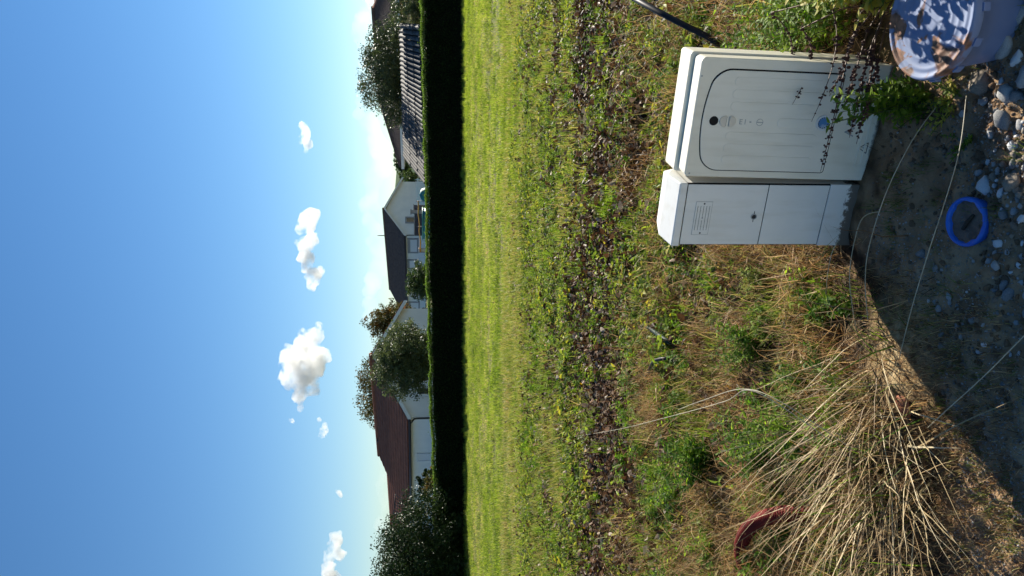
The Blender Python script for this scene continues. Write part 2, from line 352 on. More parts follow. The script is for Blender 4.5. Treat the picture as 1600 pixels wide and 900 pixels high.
def gable_house(name, label, C, Lh, Wh, zg, zel, zer, zap, fap, wallmat, roofmat, hip=2.6, group=None, over=.35, DL=DL, DG=DG):
    """C near-left gable corner; long walls run along DL, the gable faces the camera side"""
    org = Vector((C.x, C.y, zg)); root = empty(name, org, 0, label, 'house', group)
    P = lambda a, b, z: Vector((C.x, C.y, 0)) + DL * a + DG * b + UP * z
    m = MB()
    m.add([P(0, 0, zg - .5), P(0, Wh, zg - .5), P(0, Wh, zer), P(0, Wh * fap, zap - .1), P(0, 0, zel)], [(0, 1, 2, 3, 4)])
    m.add([P(Lh, 0, zg - .5), P(Lh, Wh, zg - .5), P(Lh, Wh, zer), P(Lh, 0, zel)], [(3, 2, 1, 0)])
    m.add([P(0, 0, zg - .5), P(Lh, 0, zg - .5), P(Lh, 0, zel), P(0, 0, zel)], [(3, 2, 1, 0)])
    m.add([P(0, Wh, zg - .5), P(Lh, Wh, zg - .5), P(Lh, Wh, zer), P(0, Wh, zer)], [(0, 1, 2, 3)])
    rel(m, org).build('wall', wallmat, root)
    kl = (zap - zel) / (Wh * fap); kr = (zap - zer) / (Wh * (1 - fap))
    m = MB()
    slope(m, P(-over, -over, zel - over * kl + .09), P(Lh + over, -over, zel - over * kl + .09), P(-over, Wh * fap, zap + .09), P(Lh - hip, Wh * fap, zap + .09))
    slope(m, P(Lh + over, Wh + over, zer - over * kr + .09), P(-over, Wh + over, zer - over * kr + .09), P(Lh - hip, Wh * fap, zap + .09), P(-over, Wh * fap, zap + .09))
    if hip: slope(m, P(Lh + over, -over, zel - over * kl + .09), P(Lh + over, Wh + over, zer - over * kr + .09), P(Lh - hip, Wh * fap - .01, zap + .09), P(Lh - hip, Wh * fap + .01, zap + .09))
    roof = rel(m, org).build('roof', roofmat, root)
    m = MB(); m.tube([P(-over - .05, Wh * fap, zap + .13), P(Lh - hip, Wh * fap, zap + .13)], .11, 8); rel(m, org).build('ridge_cap', roofmat, roof)
    for (b0, z0, b1, z1) in ((-over, zel - over * kl, Wh * fap, zap), (Wh * fap, zap, Wh + over, zer - over * kr)):
        m = MB(); q = [P(-over - .03, b0, z0 - .14), P(-over - .03, b1, z1 - .14), P(-over - .03, b1, z1 + .07), P(-over - .03, b0, z0 + .07)]
        m.add(q + [v + DL * .05 for v in q], [(0, 1, 2, 3), (7, 6, 5, 4), (0, 4, 5, 1), (1, 5, 6, 2), (2, 6, 7, 3), (3, 7, 4, 0)])
        rel(m, org).build('verge_board', M_trim, roof)
    m = MB(); m.tube([P(-over, -over - .06, zel - over * kl - .02), P(Lh + over, -over - .06, zel - over * kl - .02)], .075, 8); rel(m, org).build('gutter', M_pipe if wallmat is M_white else M_trim, roof)
    m = MB(); obox(m, Vector((C.x, C.y, 0)), DL, DG, -over + .06, Lh, -over + .02, -.003, zel - over * kl - .12, zel - over * kl - .04); rel(m, org).build('soffit', M_trim, roof)
    m = MB(); m.tube([P(.0, -over - .05, zel - over * kl - .05), P(-.02, -.12, zel - .45), P(-.02, -.10, zel - .7), P(-.02, -.10, zg)], .055, 8); rel(m, org).build('downpipe', M_pipe, root)
    return root, org, P

# house with the red brown roof, left
C1 = Vector((-.1655 * 43, 43, 0)); D1 = Vector((-.65, .76, 0)).normalized(); G1 = Vector((D1.y, -D1.x, 0))
h1, o1, P1 = gable_house('house', 'low white house with red brown tiled roof behind the hedge on the left', C1, 13.2, 7.7, -.05, 2.36, 2.66, 4.30, .52, M_white, M_roofr, hip=1.6, DL=D1, DG=G1)
window(h1, o1, C1, D1, -G1, 651, 680, 707, 720, M_shut, .10, M_shut, .03)
window(h1, o1, C1, D1, -G1, 652, 680, 755, 767, M_shut, .10, M_shut, .03)
window(h1, o1, C1, G1, -D1, 648, 676, 604, 620, M_glass, .14, M_trim)
m = MB()      # lower wing at the far end
P = P1
slope(m, P(12.2, .9, 2.5), P(25, .9, 2.5), P(12.2, 4.2, 3.98), P(25, 4.2, 3.98))
slope(m, P(25, 7.4, 2.5), P(12.2, 7.4, 2.5), P(25, 4.2, 3.98), P(12.2, 4.2, 3.98))
rel(m, o1).build('wing_roof', M_roofr, h1)
m = MB(); obox(m, Vector((C1.x, C1.y, 0)), D1, G1, 13.25, 24.6, 1.2, 7.1, -.5, 2.55); rel(m, o1).build('wing_wall', M_white, h1)
m = MB(); q = hit(596, 688, C1 + G1 * 3.9, D1); m.tube([q - UP * .25, q + UP * .30], .06, 6); m.tube([q + UP * .27 - D1 * .3, q + UP * .27 + D1 * .3], .03, 5)
rel(m, o1).build('vent_mast', M_dark, h1)
# striped aerial leaning over the roof
m = MB(); b0 = at(615, 803, 44); b1 = at(618, 772, 44)
m.tube([at(640, 800, 44), b0], .035, 6); m.tube([b0, b1], .03, 6)
for k in range(7):
    p = b0.lerp(b1, .05 + k * .15); m.tube([p, p + (at(633, 790, 44) - at(622, 783, 44)) * (1.0 - .07 * k)], .02, 5)
ant = empty('aerial', at(660, 800, 44), 0, 'striped roof aerial leaning beside the dark laurel bush', 'aerial')
m.tube([at(660, 800, 44), at(638, 800, 44)], .035, 6)
rel(m, ant.location).build('boom', M_dark, ant)

# gabled white house in the middle distance
C2 = Vector((.0685 * 88, 88, 0))
h2, o2, P2 = gable_house('house', 'white gabled house with dark roof and grey framed windows in the middle', C2, 25, 7.0, .8, 3.47, 3.75, 5.6, .45, M_white, M_roofd, hip=3.4)
for (a_, b_, c_, d_) in ((637, 654, 372, 395), (636, 654, 405, 420), (637, 654, 429, 440), (637, 654, 447, 456), (638, 656, 471, 483)):
    window(h2, o2, C2, DL, -DG, a_, b_, c_, d_, M_shut, .32)
window(h2, o2, C2, DG, -DL, 633, 648, 339, 349, M_glass, .16)
m = MB(); q = hit(601, 368, C2 + DG * 3.2, DL); m.tube([q - UP * .3, q + UP * .85], .05, 6); rel(m, o2).build('roof_mast', M_dark, h2)

# ochre house behind the tiled shed, right
C3 = Vector((16.6, 45, 0)) - DL * 3
o3 = Vector((C3.x, C3.y, 0)); h3 = empty('house', o3, 0, 'ochre walled house with dark hipped roof and white gutter on the right', 'house')
P = lambda a, b, z: Vector((C3.x, C3.y, 0)) + DL * a + DG * b + UP * z
LE = 19.2
m = MB(); obox(m, o3, DL, DG, 0, LE, 0, 7, -.5, 3.0); rel(m, o3).build('wall', M_cream, h3)
m = MB()
slope(m, P(-.4, -.4, 3.0), P(LE + .4, -.4, 3.0), P(7.2, 3.5, 4.5), P(LE - 2.4, 3.5, 4.5))
slope(m, P(LE + .4, -.4, 3.0), P(LE + .4, 7.4, 3.0), P(LE - 2.4, 3.49, 4.5), P(LE - 2.4, 3.51, 4.5))
slope(m, P(LE + .4, 7.4, 3.0), P(-.4, 7.4, 3.0), P(LE - 2.4, 3.5, 4.5), P(7.2, 3.5, 4.5))
r3 = rel(m, o3).build('roof', M_roofd, h3)
m = MB(); slope(m, P(-.4, 7.4, 3.0), P(-.4, -.4, 3.0), P(7.2, 7.5, 4.55), P(7.2, 3.5, 4.5)); slope(m, P(-.4, 16, 3.0), P(-.4, 7.4, 3.0), P(7.2, 16, 4.55), P(7.2, 7.5, 4.55)); rel(m, o3).build('wing_roof', M_roofl, h3)
m = MB(); obox(m, o3, DL, DG, .3, 6.8, 7.01, 15.5, -.5, 3.0); rel(m, o3).build('wall', M_cream, h3)
m = MB(); m.tube([P(-.4, -.48, 2.98), P(7.2, 3.45, 4.56)], .09, 6); rel(m, o3).build('hip_tiles', M_roofl, h3)
m = MB(); m.tube([P(7.2, 3.5, 4.6), P(LE - 2.4, 3.5, 4.6)], .12, 6); m.tube([P(LE - 2.4, 3.5, 4.58), P(LE + .4, -.4, 3.06)], .10, 6); rel(m, o3).build('ridge_cap', M_roofd, r3)
m = MB(); obox(m, o3, DL, DG, -.4, LE + .4, -.58, -.42, 2.78, 3.0); rel(m, o3).build('gutter', M_trim, r3)
m = MB(); obox(m, o3, DL, DG, -.3, LE + .3, -.40, -.004, 2.74, 2.80); rel(m, o3).build('soffit', M_trim, r3)
for a0 in (.6, 8.0): 
    m = MB(); obox(m, o3, DL, -DG, a0, a0 + 1.5, .004, .05, .9, 2.1); w = rel(m, o3).build('window', M_trim, h3)
    m = MB(); obox(m, o3, DL, -DG, a0 + .12, a0 + 1.38, .05, .06, 1.0, 2.0); rel(m, o3).build('pane', M_glass, w)

# low shed with barrel tiles, each tile its own piece
sa, sb, sa2, sb2 = at(628, 36, 33), at(634, 246, 43), at(659, 38, 31.2), at(667, 288, 40)
so = Vector((sa2.x, sa2.y, 0)); shed = empty('shed', so, 0, 'low shed with grey ribbed barrel tile roof just behind the hedge', 'shed')
m = MB(); base = [sa2, sb2, sb, sa]
m.add([p - UP * .10 for p in base] + [p - UP * .03 for p in base], [(3, 2, 1, 0), (4, 5, 6, 7), (0, 1, 5, 4), (1, 2, 6, 5), (2, 3, 7, 6), (3, 0, 4, 7)])
sroof = rel(m, so).build('roof', solid('shed_roof_deck', (.05, .045, .042), (.09, .08, .075), 3, .9), shed)
m = MB(); ins = [p * .96 + (sa + sb + sa2 + sb2) * .01 for p in base]
m.add([Vector((p.x, p.y, -.3)) for p in ins] + [p - UP * .15 for p in ins], [(0, 1, 5, 4), (1, 2, 6, 5), (2, 3, 7, 6), (3, 0, 4, 7)])
rel(m, so).build('wall', M_cream, shed)
def tile_mesh():
    vs_, fs = [], []; n = 6
    for j, (y, r) in enumerate(((0, .100), (1, .096))):
        for k in range(n + 1):
            th = math.pi * k / n
            vs_.append((r * math.cos(th), y, r * math.sin(th) * 1.25 + (.012 if j == 0 else 0)))
    for k in range(n): fs.append((k, k + 1, n + 1 + k + 1, n + 1 + k))
    fs.append(tuple(range(n + 1))[::-1])
    me = bpy.data.meshes.new('tile'); me.from_pydata(vs_, [], fs); me.materials.append(M_tile); me.update(); return me
TM = tile_mesh(); NC, NR = 34, 3
for i in range(NC):
    u = (i + .5) / NC
    e, r = sa2.lerp(sb2, u), sa.lerp(sb, u)
    for j in range(NR):
        p0, p1 = e.lerp(r, j / NR), e.lerp(r, (j + 1.08) / NR); d = p1 - p0; L_ = d.length; yv = d.normalized()
        xv = (sb - sa).normalized(); xv = (xv - yv * xv.dot(yv)).normalized(); zv = xv.cross(yv)
        if zv.z < 0: xv = -xv; zv = -zv
        o = link('tile', TM, sroof); sc_ = 1.12 + random.uniform(-.06, .06)
        M = Matrix.Identity(4)
        for c_, vec in enumerate((xv * sc_, yv * L_, zv * sc_)):
            for q in range(3): M[q][c_] = vec[q]
        o.matrix_basis = Matrix.Translation(p0 - so + Vector((0, 0, random.uniform(-.012, .012)))) @ M

# garden things in front of the gabled house
M_teal = solid('teal_cover', (.02, .16, .15), (.03, .22, .20), 3, .4)
M_pool = solid('pool_blue', (.03, .16, .24), (.05, .22, .30), 2, .3)
M_orng = solid('orange_plastic', (.55, .26, .04), (.65, .33, .06), 3, .5)
M_navy = solid('dark_slate_panel', (.02, .025, .04), (.03, .035, .05), 2, .6)
M_grey = solid('grey_concrete', (.20, .20, .20), (.28, .28, .27), 3, .8)
YG = 56
def pix_box(mb, px0, px1, py0, py1, Y, dep):
    a_, b_ = at(px1, py1, Y), at(px0, py0, Y)
    return mb.box((a_.x, Y, a_.z), (b_.x, Y + dep, b_.z))
base_z = hz(8, YG)
def yard(name, label, cat, px0, px1, py0, py1, dep, mat, bevel=.02, YG=YG):
    a_, b_ = at(px1, py1, YG), at(px0, py0, YG); o = empty(name, (a_.x, YG, base_z), 0, label, cat)
    m = MB(); m.box((0, 0, -.05), (b_.x - a_.x, dep, b_.z - base_z)); m.build('panel', mat, o, bevel); return o, a_, b_
yd, a_, b_ = yard('garden_screen', 'dark slate garden screen against the white gable', 'screen', 648, 662, 334, 367, .12, M_navy)
m = MB(); m.box((-.03, -.03, b_.z - base_z + .003), (b_.x - a_.x + .03, .15, b_.z - base_z + .06)); m.build('rail', M_grey, yd)
yd, a_, b_ = yard('garden_pillar', 'short grey pillar beside the dark slate screen', 'pillar', 643, 662, 328, 333.5, .4, M_grey)
m = MB(); m.box((-.05, -.05, b_.z - base_z + .002), (b_.x - a_.x + .05, .45, b_.z - base_z + .08)); m.build('cap', M_grey, yd, .01)
yd, a_, b_ = yard('garden_hut', 'low dark grey hut between pillar and white fence', 'hut', 647, 662, 320, 327.5, .8, M_navy)
m = MB(); m.box((-.05, -.05, b_.z - base_z + .002), (b_.x - a_.x + .05, .9, b_.z - base_z + .06)); m.build('roof', M_grey, yd, .01)
f0 = at(660, 320, YG - .6); fence = empty('picket_fence', (f0.x, f0.y, base_z), 0, 'white picket fence right of the gabled house', 'fence')
ftop = at(648, 300, YG - .6).z - base_z
for k in range(13):
    x = k * .145; m = MB(); m.prism([(x, .0), (x + .07, 0), (x + .07, ftop - .1), (x + .035, ftop), (x, ftop - .1)], 0, .03); m.build('picket', M_trim, fence)
for z in (.45, ftop - .25):
    m = MB(); m.box((-.05, .031, z), (1.9, .06, z + .07)); m.build('rail', M_trim, fence)
c_ = at(662, 304, YG - 2); dome = empty('garden_cover', (c_.x, c_.y, base_z), 0, 'teal domed garden cover below the white fence', 'cover')
m = MB(); hh = at(655, 304, YG - 2).z - base_z; m.lathe([(.62, -.05), (.62, hh * .35), (.56, hh * .65), (.38, hh * .9), (.02, hh)], 20); m.build('cover', M_teal, dome)
c0, c1 = at(664, 372, YG - 3), at(660.5, 322, YG - 3); pool = empty('paddling_pool', (c0.x, c0.y, base_z), 0, 'blue paddling pool edge just above the hedge', 'pool')
m = MB(); hh = c1.z - base_z; n_ = c1.x - c0.x
m.lathe([(n_ / 2, -.05), (n_ / 2 + .03, hh * .5), (n_ / 2, hh), (n_ / 2 - .08, hh), (n_ / 2 - .08, 0)], 28, c=(n_ / 2, n_ / 2, 0)); m.build('wall', M_pool, pool)
m = MB(); m.lathe([(n_ / 2 + .03, hh - .05), (n_ / 2 + .05, hh), (n_ / 2 + .02, hh + .04), (n_ / 2 - .05, hh + .03)], 28, c=(n_ / 2, n_ / 2, 0)); m.build('rim', M_teal, pool)
hp = [at(653 + .5 * math.sin(k * .9) + k * .22, 314 + k * 4.0, YG - 1.2) for k in range(21)]
hose = empty('orange_tape', hp[0], 0, 'orange barrier tape sagging across the yard of the gabled house', 'tape')
m = MB(); m.tube(hp, .045, 6); rel(m, hp[0]).build('tape', M_orng, hose)
for k in (0, 10, 20):
    m = MB(); q = hp[k]; m.tube([Vector((q.x, q.y + .06, base_z - .05)), Vector((q.x, q.y + .06, q.z + .12))], .03, 6); rel(m, hp[0]).build('stake', M_grey, hose)
q = at(660, 391, YG - 1); m = MB(); hh = at(654.5, 391, YG - 1).z - base_z; m.lathe([(.14, 0), (.17, hh), (.18, hh), (.18, hh + .03), (.15, hh + .03), (.01, hh - .02)], 16)
bk_ = m.build('bucket', M_trim, None, loc=(q.x, q.y, base_z)); tag(bk_, 'small white bucket at the end of the orange tape', 'bucket')

# ------------------------------------------------------------------ trees, shrubs, hedge
G_dark = [(0, (.010, .020, .007)), (.5, (.024, .044, .013)), (1, (.06, .09, .025))]
G_olive = [(0, (.030, .045, .020)), (.5, (.080, .105, .042)), (1, (.17, .20, .075))]
G_mid = [(0, (.022, .040, .012)), (.5, (.050, .085, .022)), (1, (.11, .14, .035))]
G_aut = [(0, (.035, .045, .014)), (.45, (.075, .070, .022)), (.75, (.15, .085, .025)), (1, (.20, .11, .03))]
ML_dark = veg('laurel_leaf', G_dark, .12, .16, .45)
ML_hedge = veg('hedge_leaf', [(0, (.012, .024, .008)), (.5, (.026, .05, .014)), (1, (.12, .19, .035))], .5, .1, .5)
ML_olive = veg('olive_leaf', G_olive, .25, .3, .5)
ML_mid = veg('shrub_leaf', G_mid, .3, .35, .45)
ML_aut = veg('autumn_leaf', G_aut, .3, .2, .6)
M_bark = solid('bark', (.05, .038, .028), (.10, .08, .06), 9, .9, .2, .5, 30, stretch=(1, 1, .25))

def leaf_quads(C, size, r, upb=.3, asp=.5, tint=None):
    """folded diamond leaves round the centres C -> V, F, tint"""
    n = len(C); size = np.broadcast_to(np.asarray(size, float), (n,))[:, None]
    d = r.normal(size=(n, 3)); d /= np.linalg.norm(d, axis=1)[:, None]
    nrm = r.normal(size=(n, 3)) + np.array([0, 0, upb * 3]); s = np.cross(d, nrm); s /= np.linalg.norm(s, axis=1)[:, None] + 1e-9
    V = np.stack([C - d * size * .5, C + s * size * asp * .5, C + d * size * .5, C - s * size * asp * .5], 1).reshape(-1, 3)
    Fq = np.arange(4 * n).reshape(-1, 4)
    t = np.repeat(r.random(n) if tint is None else tint, 4)
    return V, Fq, t
def tree(name, label, base, ctr, rad, ntw, per, leaf, mat, seed, trunk=.12, gap=.0, low=-.9, cat='tree', group=None, spread=.075, limbs=9):
    """crown: leaf sprays on a few hundred twigs of an uneven ellipsoid; trunk and limbs in one part"""
    r = np.random.default_rng(seed); base = Vector(base); ctr = np.array(ctr, float); rad = np.array(rad, float)
    root = empty(name, base, 0, label, cat, group)
    ntw = int(ntw * 1.9); per = int(per * 1.15); d = r.normal(size=(ntw * 3, 3)); d /= np.linalg.norm(d, axis=1)[:, None]; d = d[d[:, 2] > low][:ntw]
    lob = 1 + .22 * vnoise(d[:, 0] * 2.3 + seed, d[:, 1] * 2.3 + d[:, 2] * 3.1, seed) + .13 * vnoise(d[:, 0] * 6, d[:, 2] * 6 + d[:, 1] * 4, seed + 5)
    rr = (r.random(len(d)) ** .40) * np.clip(lob, .7, 1.18)
    if gap: rr = np.where(vnoise(d[:, 0] * 4 + 9, d[:, 2] * 4 + d[:, 1] * 3, seed + 9) > gap, rr * .55, rr)
    tw = ctr + d * rad * rr[:, None]
    k = per; C = np.repeat(tw, k, 0) + np.clip(r.normal(size=(len(tw) * k, 3)), -1.6, 1.6) * spread * rad.mean() * np.array([1, 1, .7])
    ti = np.clip(np.repeat(r.normal(.45, .17, len(tw)), k) + r.normal(0, .12, len(C)), 0, 1)
    V, Fq, t = leaf_quads(C, leaf * r.uniform(.6, 1.3, len(C)), r, tint=ti)
    link('crown', np_mesh('crown', V - np.array(base), Fq, mat, t), root)
    m = MB(); top = Vector(ctr) + Vector((0, 0, rad[2] * .25)); pts = [base + Vector((0, 0, -.1)), base.lerp(top, .35) + Vector((.05, .03, 0)), base.lerp(top, .7), top]
    m.tube(pts, [trunk * 1.25, trunk * .9, trunk * .6, trunk * .25], 8)
    for q in range(limbs):
        e = Vector(tw[int(r.integers(len(tw)))]); s = base.lerp(top, r.uniform(.3, .8)); mid = s.lerp(e, .5) + Vector((0, 0, .12 * rad[2]))
        m.tube([s, mid, e], [trunk * .45, trunk * .3, trunk * .1], 5)
    rel(m, base).build('trunk', M_bark, root)
    return root

# silver-green tree in front of the left house's gable
tree('olive_tree', 'round silver green tree in front of the left white gable', (-3.45, 38, 0), (-3.42, 38, 2.25), (1.75, 1.6, 1.65), 640, 28, .11, ML_olive, 41, .14, low=-1)
tree('autumn_tree', 'tall browning tree rising behind the red brown roof', (-8.8, 66, 0), (-8.6, 66, 4.5), (3.9, 3, 2.5), 380, 22, .19, ML_aut, 42, .22, gap=.35)
tree('autumn_tree', 'rust tinged tree between the olive tree and the dark roof', (-2.8, 68, .3), (-2.9, 68, 3.9), (1.7, 1.8, 2.4), 300, 22, .18, ML_aut, 43, .2, gap=.45)
tree('garden_tree', 'broad leafy tree behind the barrel tiled shed', (11.2, 41.5, 0), (11.4, 41.5, 2.9), (2.75, 2.2, 2.0), 620, 26, .12, veg('tree_leaf_olive_green', G_olive, .2, .3, .5, shift=-.12), 44, .18, gap=.5)
tree('garden_shrub', 'pale leafed shrub at the right end of the barrel tiled shed', (11.9, 33, 0), (11.9, 33, 1.85), (1.0, .9, 1.1), 170, 24, .09, ML_olive, 45, .06, cat='shrub')
tree('garden_shrub', 'bushy green shrub in front of the gabled house windows', (.6, 60, .45), (.55, 60, 1.55), (1.4, 1.3, 1.12), 260, 28, .12, ML_mid, 46, .1, cat='shrub')
tree('garden_shrub', 'dark pot shrub at the left end of the gabled house', (-2.0, 58, .3), (-2.0, 58, 1.15), (.5, .5, .75), 60, 22, .13, ML_dark, 47, .05, cat='shrub')
tree('laurel_bush', 'big dark glossy bush at the left end of the hedge', (-10.3, 26.9, 0), (-10.25, 26.9, 1.55), (3.0, 1.7, 1.72), 1000, 34, .09, ML_dark, 48, .12, low=-1, cat='bush', spread=.085)
tree('garden_shrub', 'twiggy brown leafed shrub between hedge and left white house', (-7.6, 30.2, 0), (-7.7, 30.2, 1.0), (.75, .5, .55), 60, 16, .09, ML_aut, 49, .04, cat='shrub')
tree('garden_shrub', 'dark palm like shrub below the left house window', (-9.0, 36, 0), (-9.1, 36, 1.2), (.7, .5, .55), 50, 16, .16, ML_dark, 50, .04, cat='shrub')
for k, (px, py, Y) in enumerate(((607, 250, 240), (614, 262, 240), (622, 284, 200), (618, 240, 220))):
    b = at(655, py, Y); tp = at(px + 8, py, Y)
    tree('distant_tree', ['far pale tree on the hillside left of the ochre roof', 'second far tree on the hillside gap', 'far tree nearest the white gable', 'far tree touching the ochre house roof edge'][k], (b.x, Y, .8), (b.x, Y, tp.z - 2), (3.4, 3, 2.4), 70, 18, .55, ML_mid, 60 + k, .2, group='trees on the far hillside')

# hedge: one thing, a long clipped mass
r = np.random.default_rng(70)
hA, hB = Vector((13.6, 29.9, 0)), Vector((-13, 26.85, 0)); hd = (hB - hA).normalized(); hn = Vector((-hd.y, hd.x, 0)); hn = hn if hn.y > 0 else -hn
HL = (hB - hA).length
def hedge_top(s): return np.interp(s, [0, 3, 7, 14, 19, 22, 27], [1.70, 1.62, 1.48, 1.36, 1.22, 1.14, 1.10]) + .045 * vnoise(s * 1.7, s * 0, 71) + .02 * vnoise(s * 6, s * 0, 72)
hedge = empty('hedge', (0, 28.2, 0), 0, 'long dark clipped hedge closing off the far side of the field', 'hedge')
n = 105000; s = r.random(n) * HL; w = r.random(n); kind = r.random(n); T = hedge_top(s)
dep = np.where(kind < .55, np.abs(r.normal(0, .07, n)), np.where(kind < .85, r.random(n) * .95, .95 - np.abs(r.normal(0, .07, n))))
zz = np.where((kind >= .55) & (kind < .85), T - np.abs(r.normal(0, .05, n)), T * r.random(n) ** .8)
dep = dep + .06 * vnoise(s * 3, zz * 3, 73)
zz = zz + np.where(r.random(n) < .012, r.random(n) * .12, 0)
C = np.stack([hA.x + hd.x * s + hn.x * dep, hA.y + hd.y * s + hn.y * dep, zz], 1)
V, Fq, t = leaf_quads(C, r.uniform(.045, .085, n), r, tint=np.clip(r.normal(.35, .15, n) + .6 * sstep(-.2, -.02, zz - T), 0, 1))  # leaves near the top lighter: the sunlit fringe put into their tint
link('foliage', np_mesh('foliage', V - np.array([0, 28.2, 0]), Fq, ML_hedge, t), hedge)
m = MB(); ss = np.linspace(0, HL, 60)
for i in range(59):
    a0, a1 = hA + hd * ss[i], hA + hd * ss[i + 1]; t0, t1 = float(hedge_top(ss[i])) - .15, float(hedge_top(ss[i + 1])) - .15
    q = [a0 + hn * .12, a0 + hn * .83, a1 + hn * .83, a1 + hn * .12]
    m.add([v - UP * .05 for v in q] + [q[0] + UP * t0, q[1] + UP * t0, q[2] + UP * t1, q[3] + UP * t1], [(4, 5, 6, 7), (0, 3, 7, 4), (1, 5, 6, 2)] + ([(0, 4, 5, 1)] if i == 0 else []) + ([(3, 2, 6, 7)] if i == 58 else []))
rel(m, (0, 28.2, 0)).build('light_block_core', solid('dark_hedge_core', (.008, .010, .006), (.016, .016, .010), 6, 1, .05), hedge)  # solid near-black core, added inside the foliage to block light

# ------------------------------------------------------------------ small growth: source meshes and scattering
SRC = {}
def src(name, V, Fc, mat, tint):      # faces may be mixed tris and quads
    me = bpy.data.meshes.new(name); me.from_pydata([tuple(v) for v in V], [], Fc); me.materials.append(mat)
    a = me.attributes.new('tint', 'FLOAT', 'POINT'); a.data.foreach_set('value', np.asarray(tint, np.float32)); me.update(); return me
def blades(n, rad, l0, l1, lean0, lean1, w, r, tint=(.2, .9), seg=2, kink=0, V=None, Fc=None, T=None, az=None, base=None, curve=.25):
    V = [] if V is None else V; Fc = [] if Fc is None else Fc; T = [] if T is None else T
    for _ in range(n):
        q = rad * math.sqrt(r.random()); th = r.random() * 6.283; b = Vector((q * math.cos(th), q * math.sin(th), -.01)) if base is None else Vector(base(r))
        A = r.random() * 6.283 if az is None else az(r); d = Vector((math.cos(A), math.sin(A), 0)); sd_ = Vector((-d.y, d.x, 0))
        L_ = r.uniform(l0, l1); le = r.uniform(lean0, lean1); t0 = r.uniform(*tint); o = len(V); ww = w * r.uniform(.7, 1.3)
        tw = r.uniform(-.6, .6)
        p = b.copy(); th0 = le * curve
        for j in range(seg + 1):
            f = j / seg
            wv = (sd_ * math.cos(tw) + Vector((0, 0, 1)) * math.sin(tw)) * ww * (1 - f) ** .7
            if j < seg: V += [p - wv, p + wv]; T += [t0 + .1 * f] * 2
            else: V.append(p); T.append(t0 + .15)
            ang = th0 + (le - th0) * f + (r.normal() * kink if kink else 0)
            p = p + (d * math.sin(ang) + Vector((0, 0, 1)) * math.cos(ang)) * (L_ / seg)
            if kink: p += sd_ * r.normal() * kink * L_ / seg * .5
            if p.z < .004: p.z = .004 + r.random() * .01
        for j in range(seg - 1): Fc.append((o + 2 * j, o + 2 * j + 1, o + 2 * j + 3, o + 2 * j + 2))
        Fc.append((o + 2 * seg - 2, o + 2 * seg - 1, o + 2 * seg))
    return V, Fc, T
def leafshape(V, Fc, T, c, d, nrm, L_, w, t, fold=.25, droop=.2):
    """one folded pointed leaf of six faces: c base, d direction, nrm up side"""
    d = d.normalized(); s = d.cross(nrm)
    if s.length < 1e-6: s = Vector((1, 0, 0))
    s.normalize(); u = s.cross(d); o = len(V)
    pts = [(0, 0, 0), (.35, .5, fold * .5), (.35, 0, 0), (.35, -.5, fold * .5), (.72, .34, fold * .34 - droop * .5), (.72, 0, -droop * .5), (.72, -.34, fold * .34 - droop * .5), (1, 0, -droop)]
    for (f, x, h) in pts: V.append(c + d * (f * L_) + s * (x * w) + u * (h * w)); T.append(t + .12 * abs(x))
    Fc += [(o, o + 2, o + 1), (o, o + 3, o + 2), (o + 1, o + 2, o + 5, o + 4), (o + 2, o + 3, o + 6, o + 5), (o + 4, o + 5, o + 7), (o + 5, o + 6, o + 7)]
def gn_scatter(name, pts, rot, scl, idx, sources, label, cat):
    me = bpy.data.meshes.new(name); me.from_pydata([tuple(p) for p in pts], [], []); n = len(pts)
    a = me.attributes.new('rot', 'FLOAT_VECTOR', 'POINT'); a.data.foreach_set('vector', np.asarray(rot, np.float32).ravel())
    a = me.attributes.new('scl', 'FLOAT', 'POINT'); a.data.foreach_set('value', np.asarray(scl, np.float32))
    a = me.attributes.new('pick', 'INT', 'POINT'); a.data.foreach_set('value', np.asarray(idx, np.int32))
    col = bpy.data.collections.new(name + '_sources')
    for i, sm in enumerate(sources): col.objects.link(bpy.data.objects.new('%s_source_%02d' % (name, i), sm))
    o = link(name, me); tag(o, label, cat, kind='stuff')
    t = bpy.data.node_groups.new(name, 'GeometryNodeTree')
    t.interface.new_socket('Geometry', in_out='INPUT', socket_type='NodeSocketGeometry'); t.interface.new_socket('Geometry', in_out='OUTPUT', socket_type='NodeSocketGeometry')
    N, L = t.nodes, t.links; gi, go = N.new('NodeGroupInput'), N.new('NodeGroupOutput')
    ci = N.new('GeometryNodeCollectionInfo'); ci.inputs['Collection'].default_value = col; ci.inputs['Separate Children'].default_value = True; ci.inputs['Reset Children'].default_value = True
    ip = N.new('GeometryNodeInstanceOnPoints'); ip.inputs['Pick Instance'].default_value = True
    def na(nm, dt):
        x = N.new('GeometryNodeInputNamedAttribute'); x.data_type = dt; x.inputs[0].default_value = nm; return x.outputs[0]
    er = N.new('FunctionNodeEulerToRotation'); L.new(na('rot', 'FLOAT_VECTOR'), er.inputs[0])
    L.new(gi.outputs[0], ip.inputs['Points']); L.new(ci.outputs[0], ip.inputs['Instance']); L.new(na('pick', 'INT'), ip.inputs['Instance Index'])
    L.new(er.outputs[0], ip.inputs['Rotation']); L.new(na('scl', 'FLOAT'), ip.inputs['Scale']); L.new(ip.outputs[0], go.inputs[0])
    md = o.modifiers.new('scatter', 'NODES'); md.node_group = t
    return o
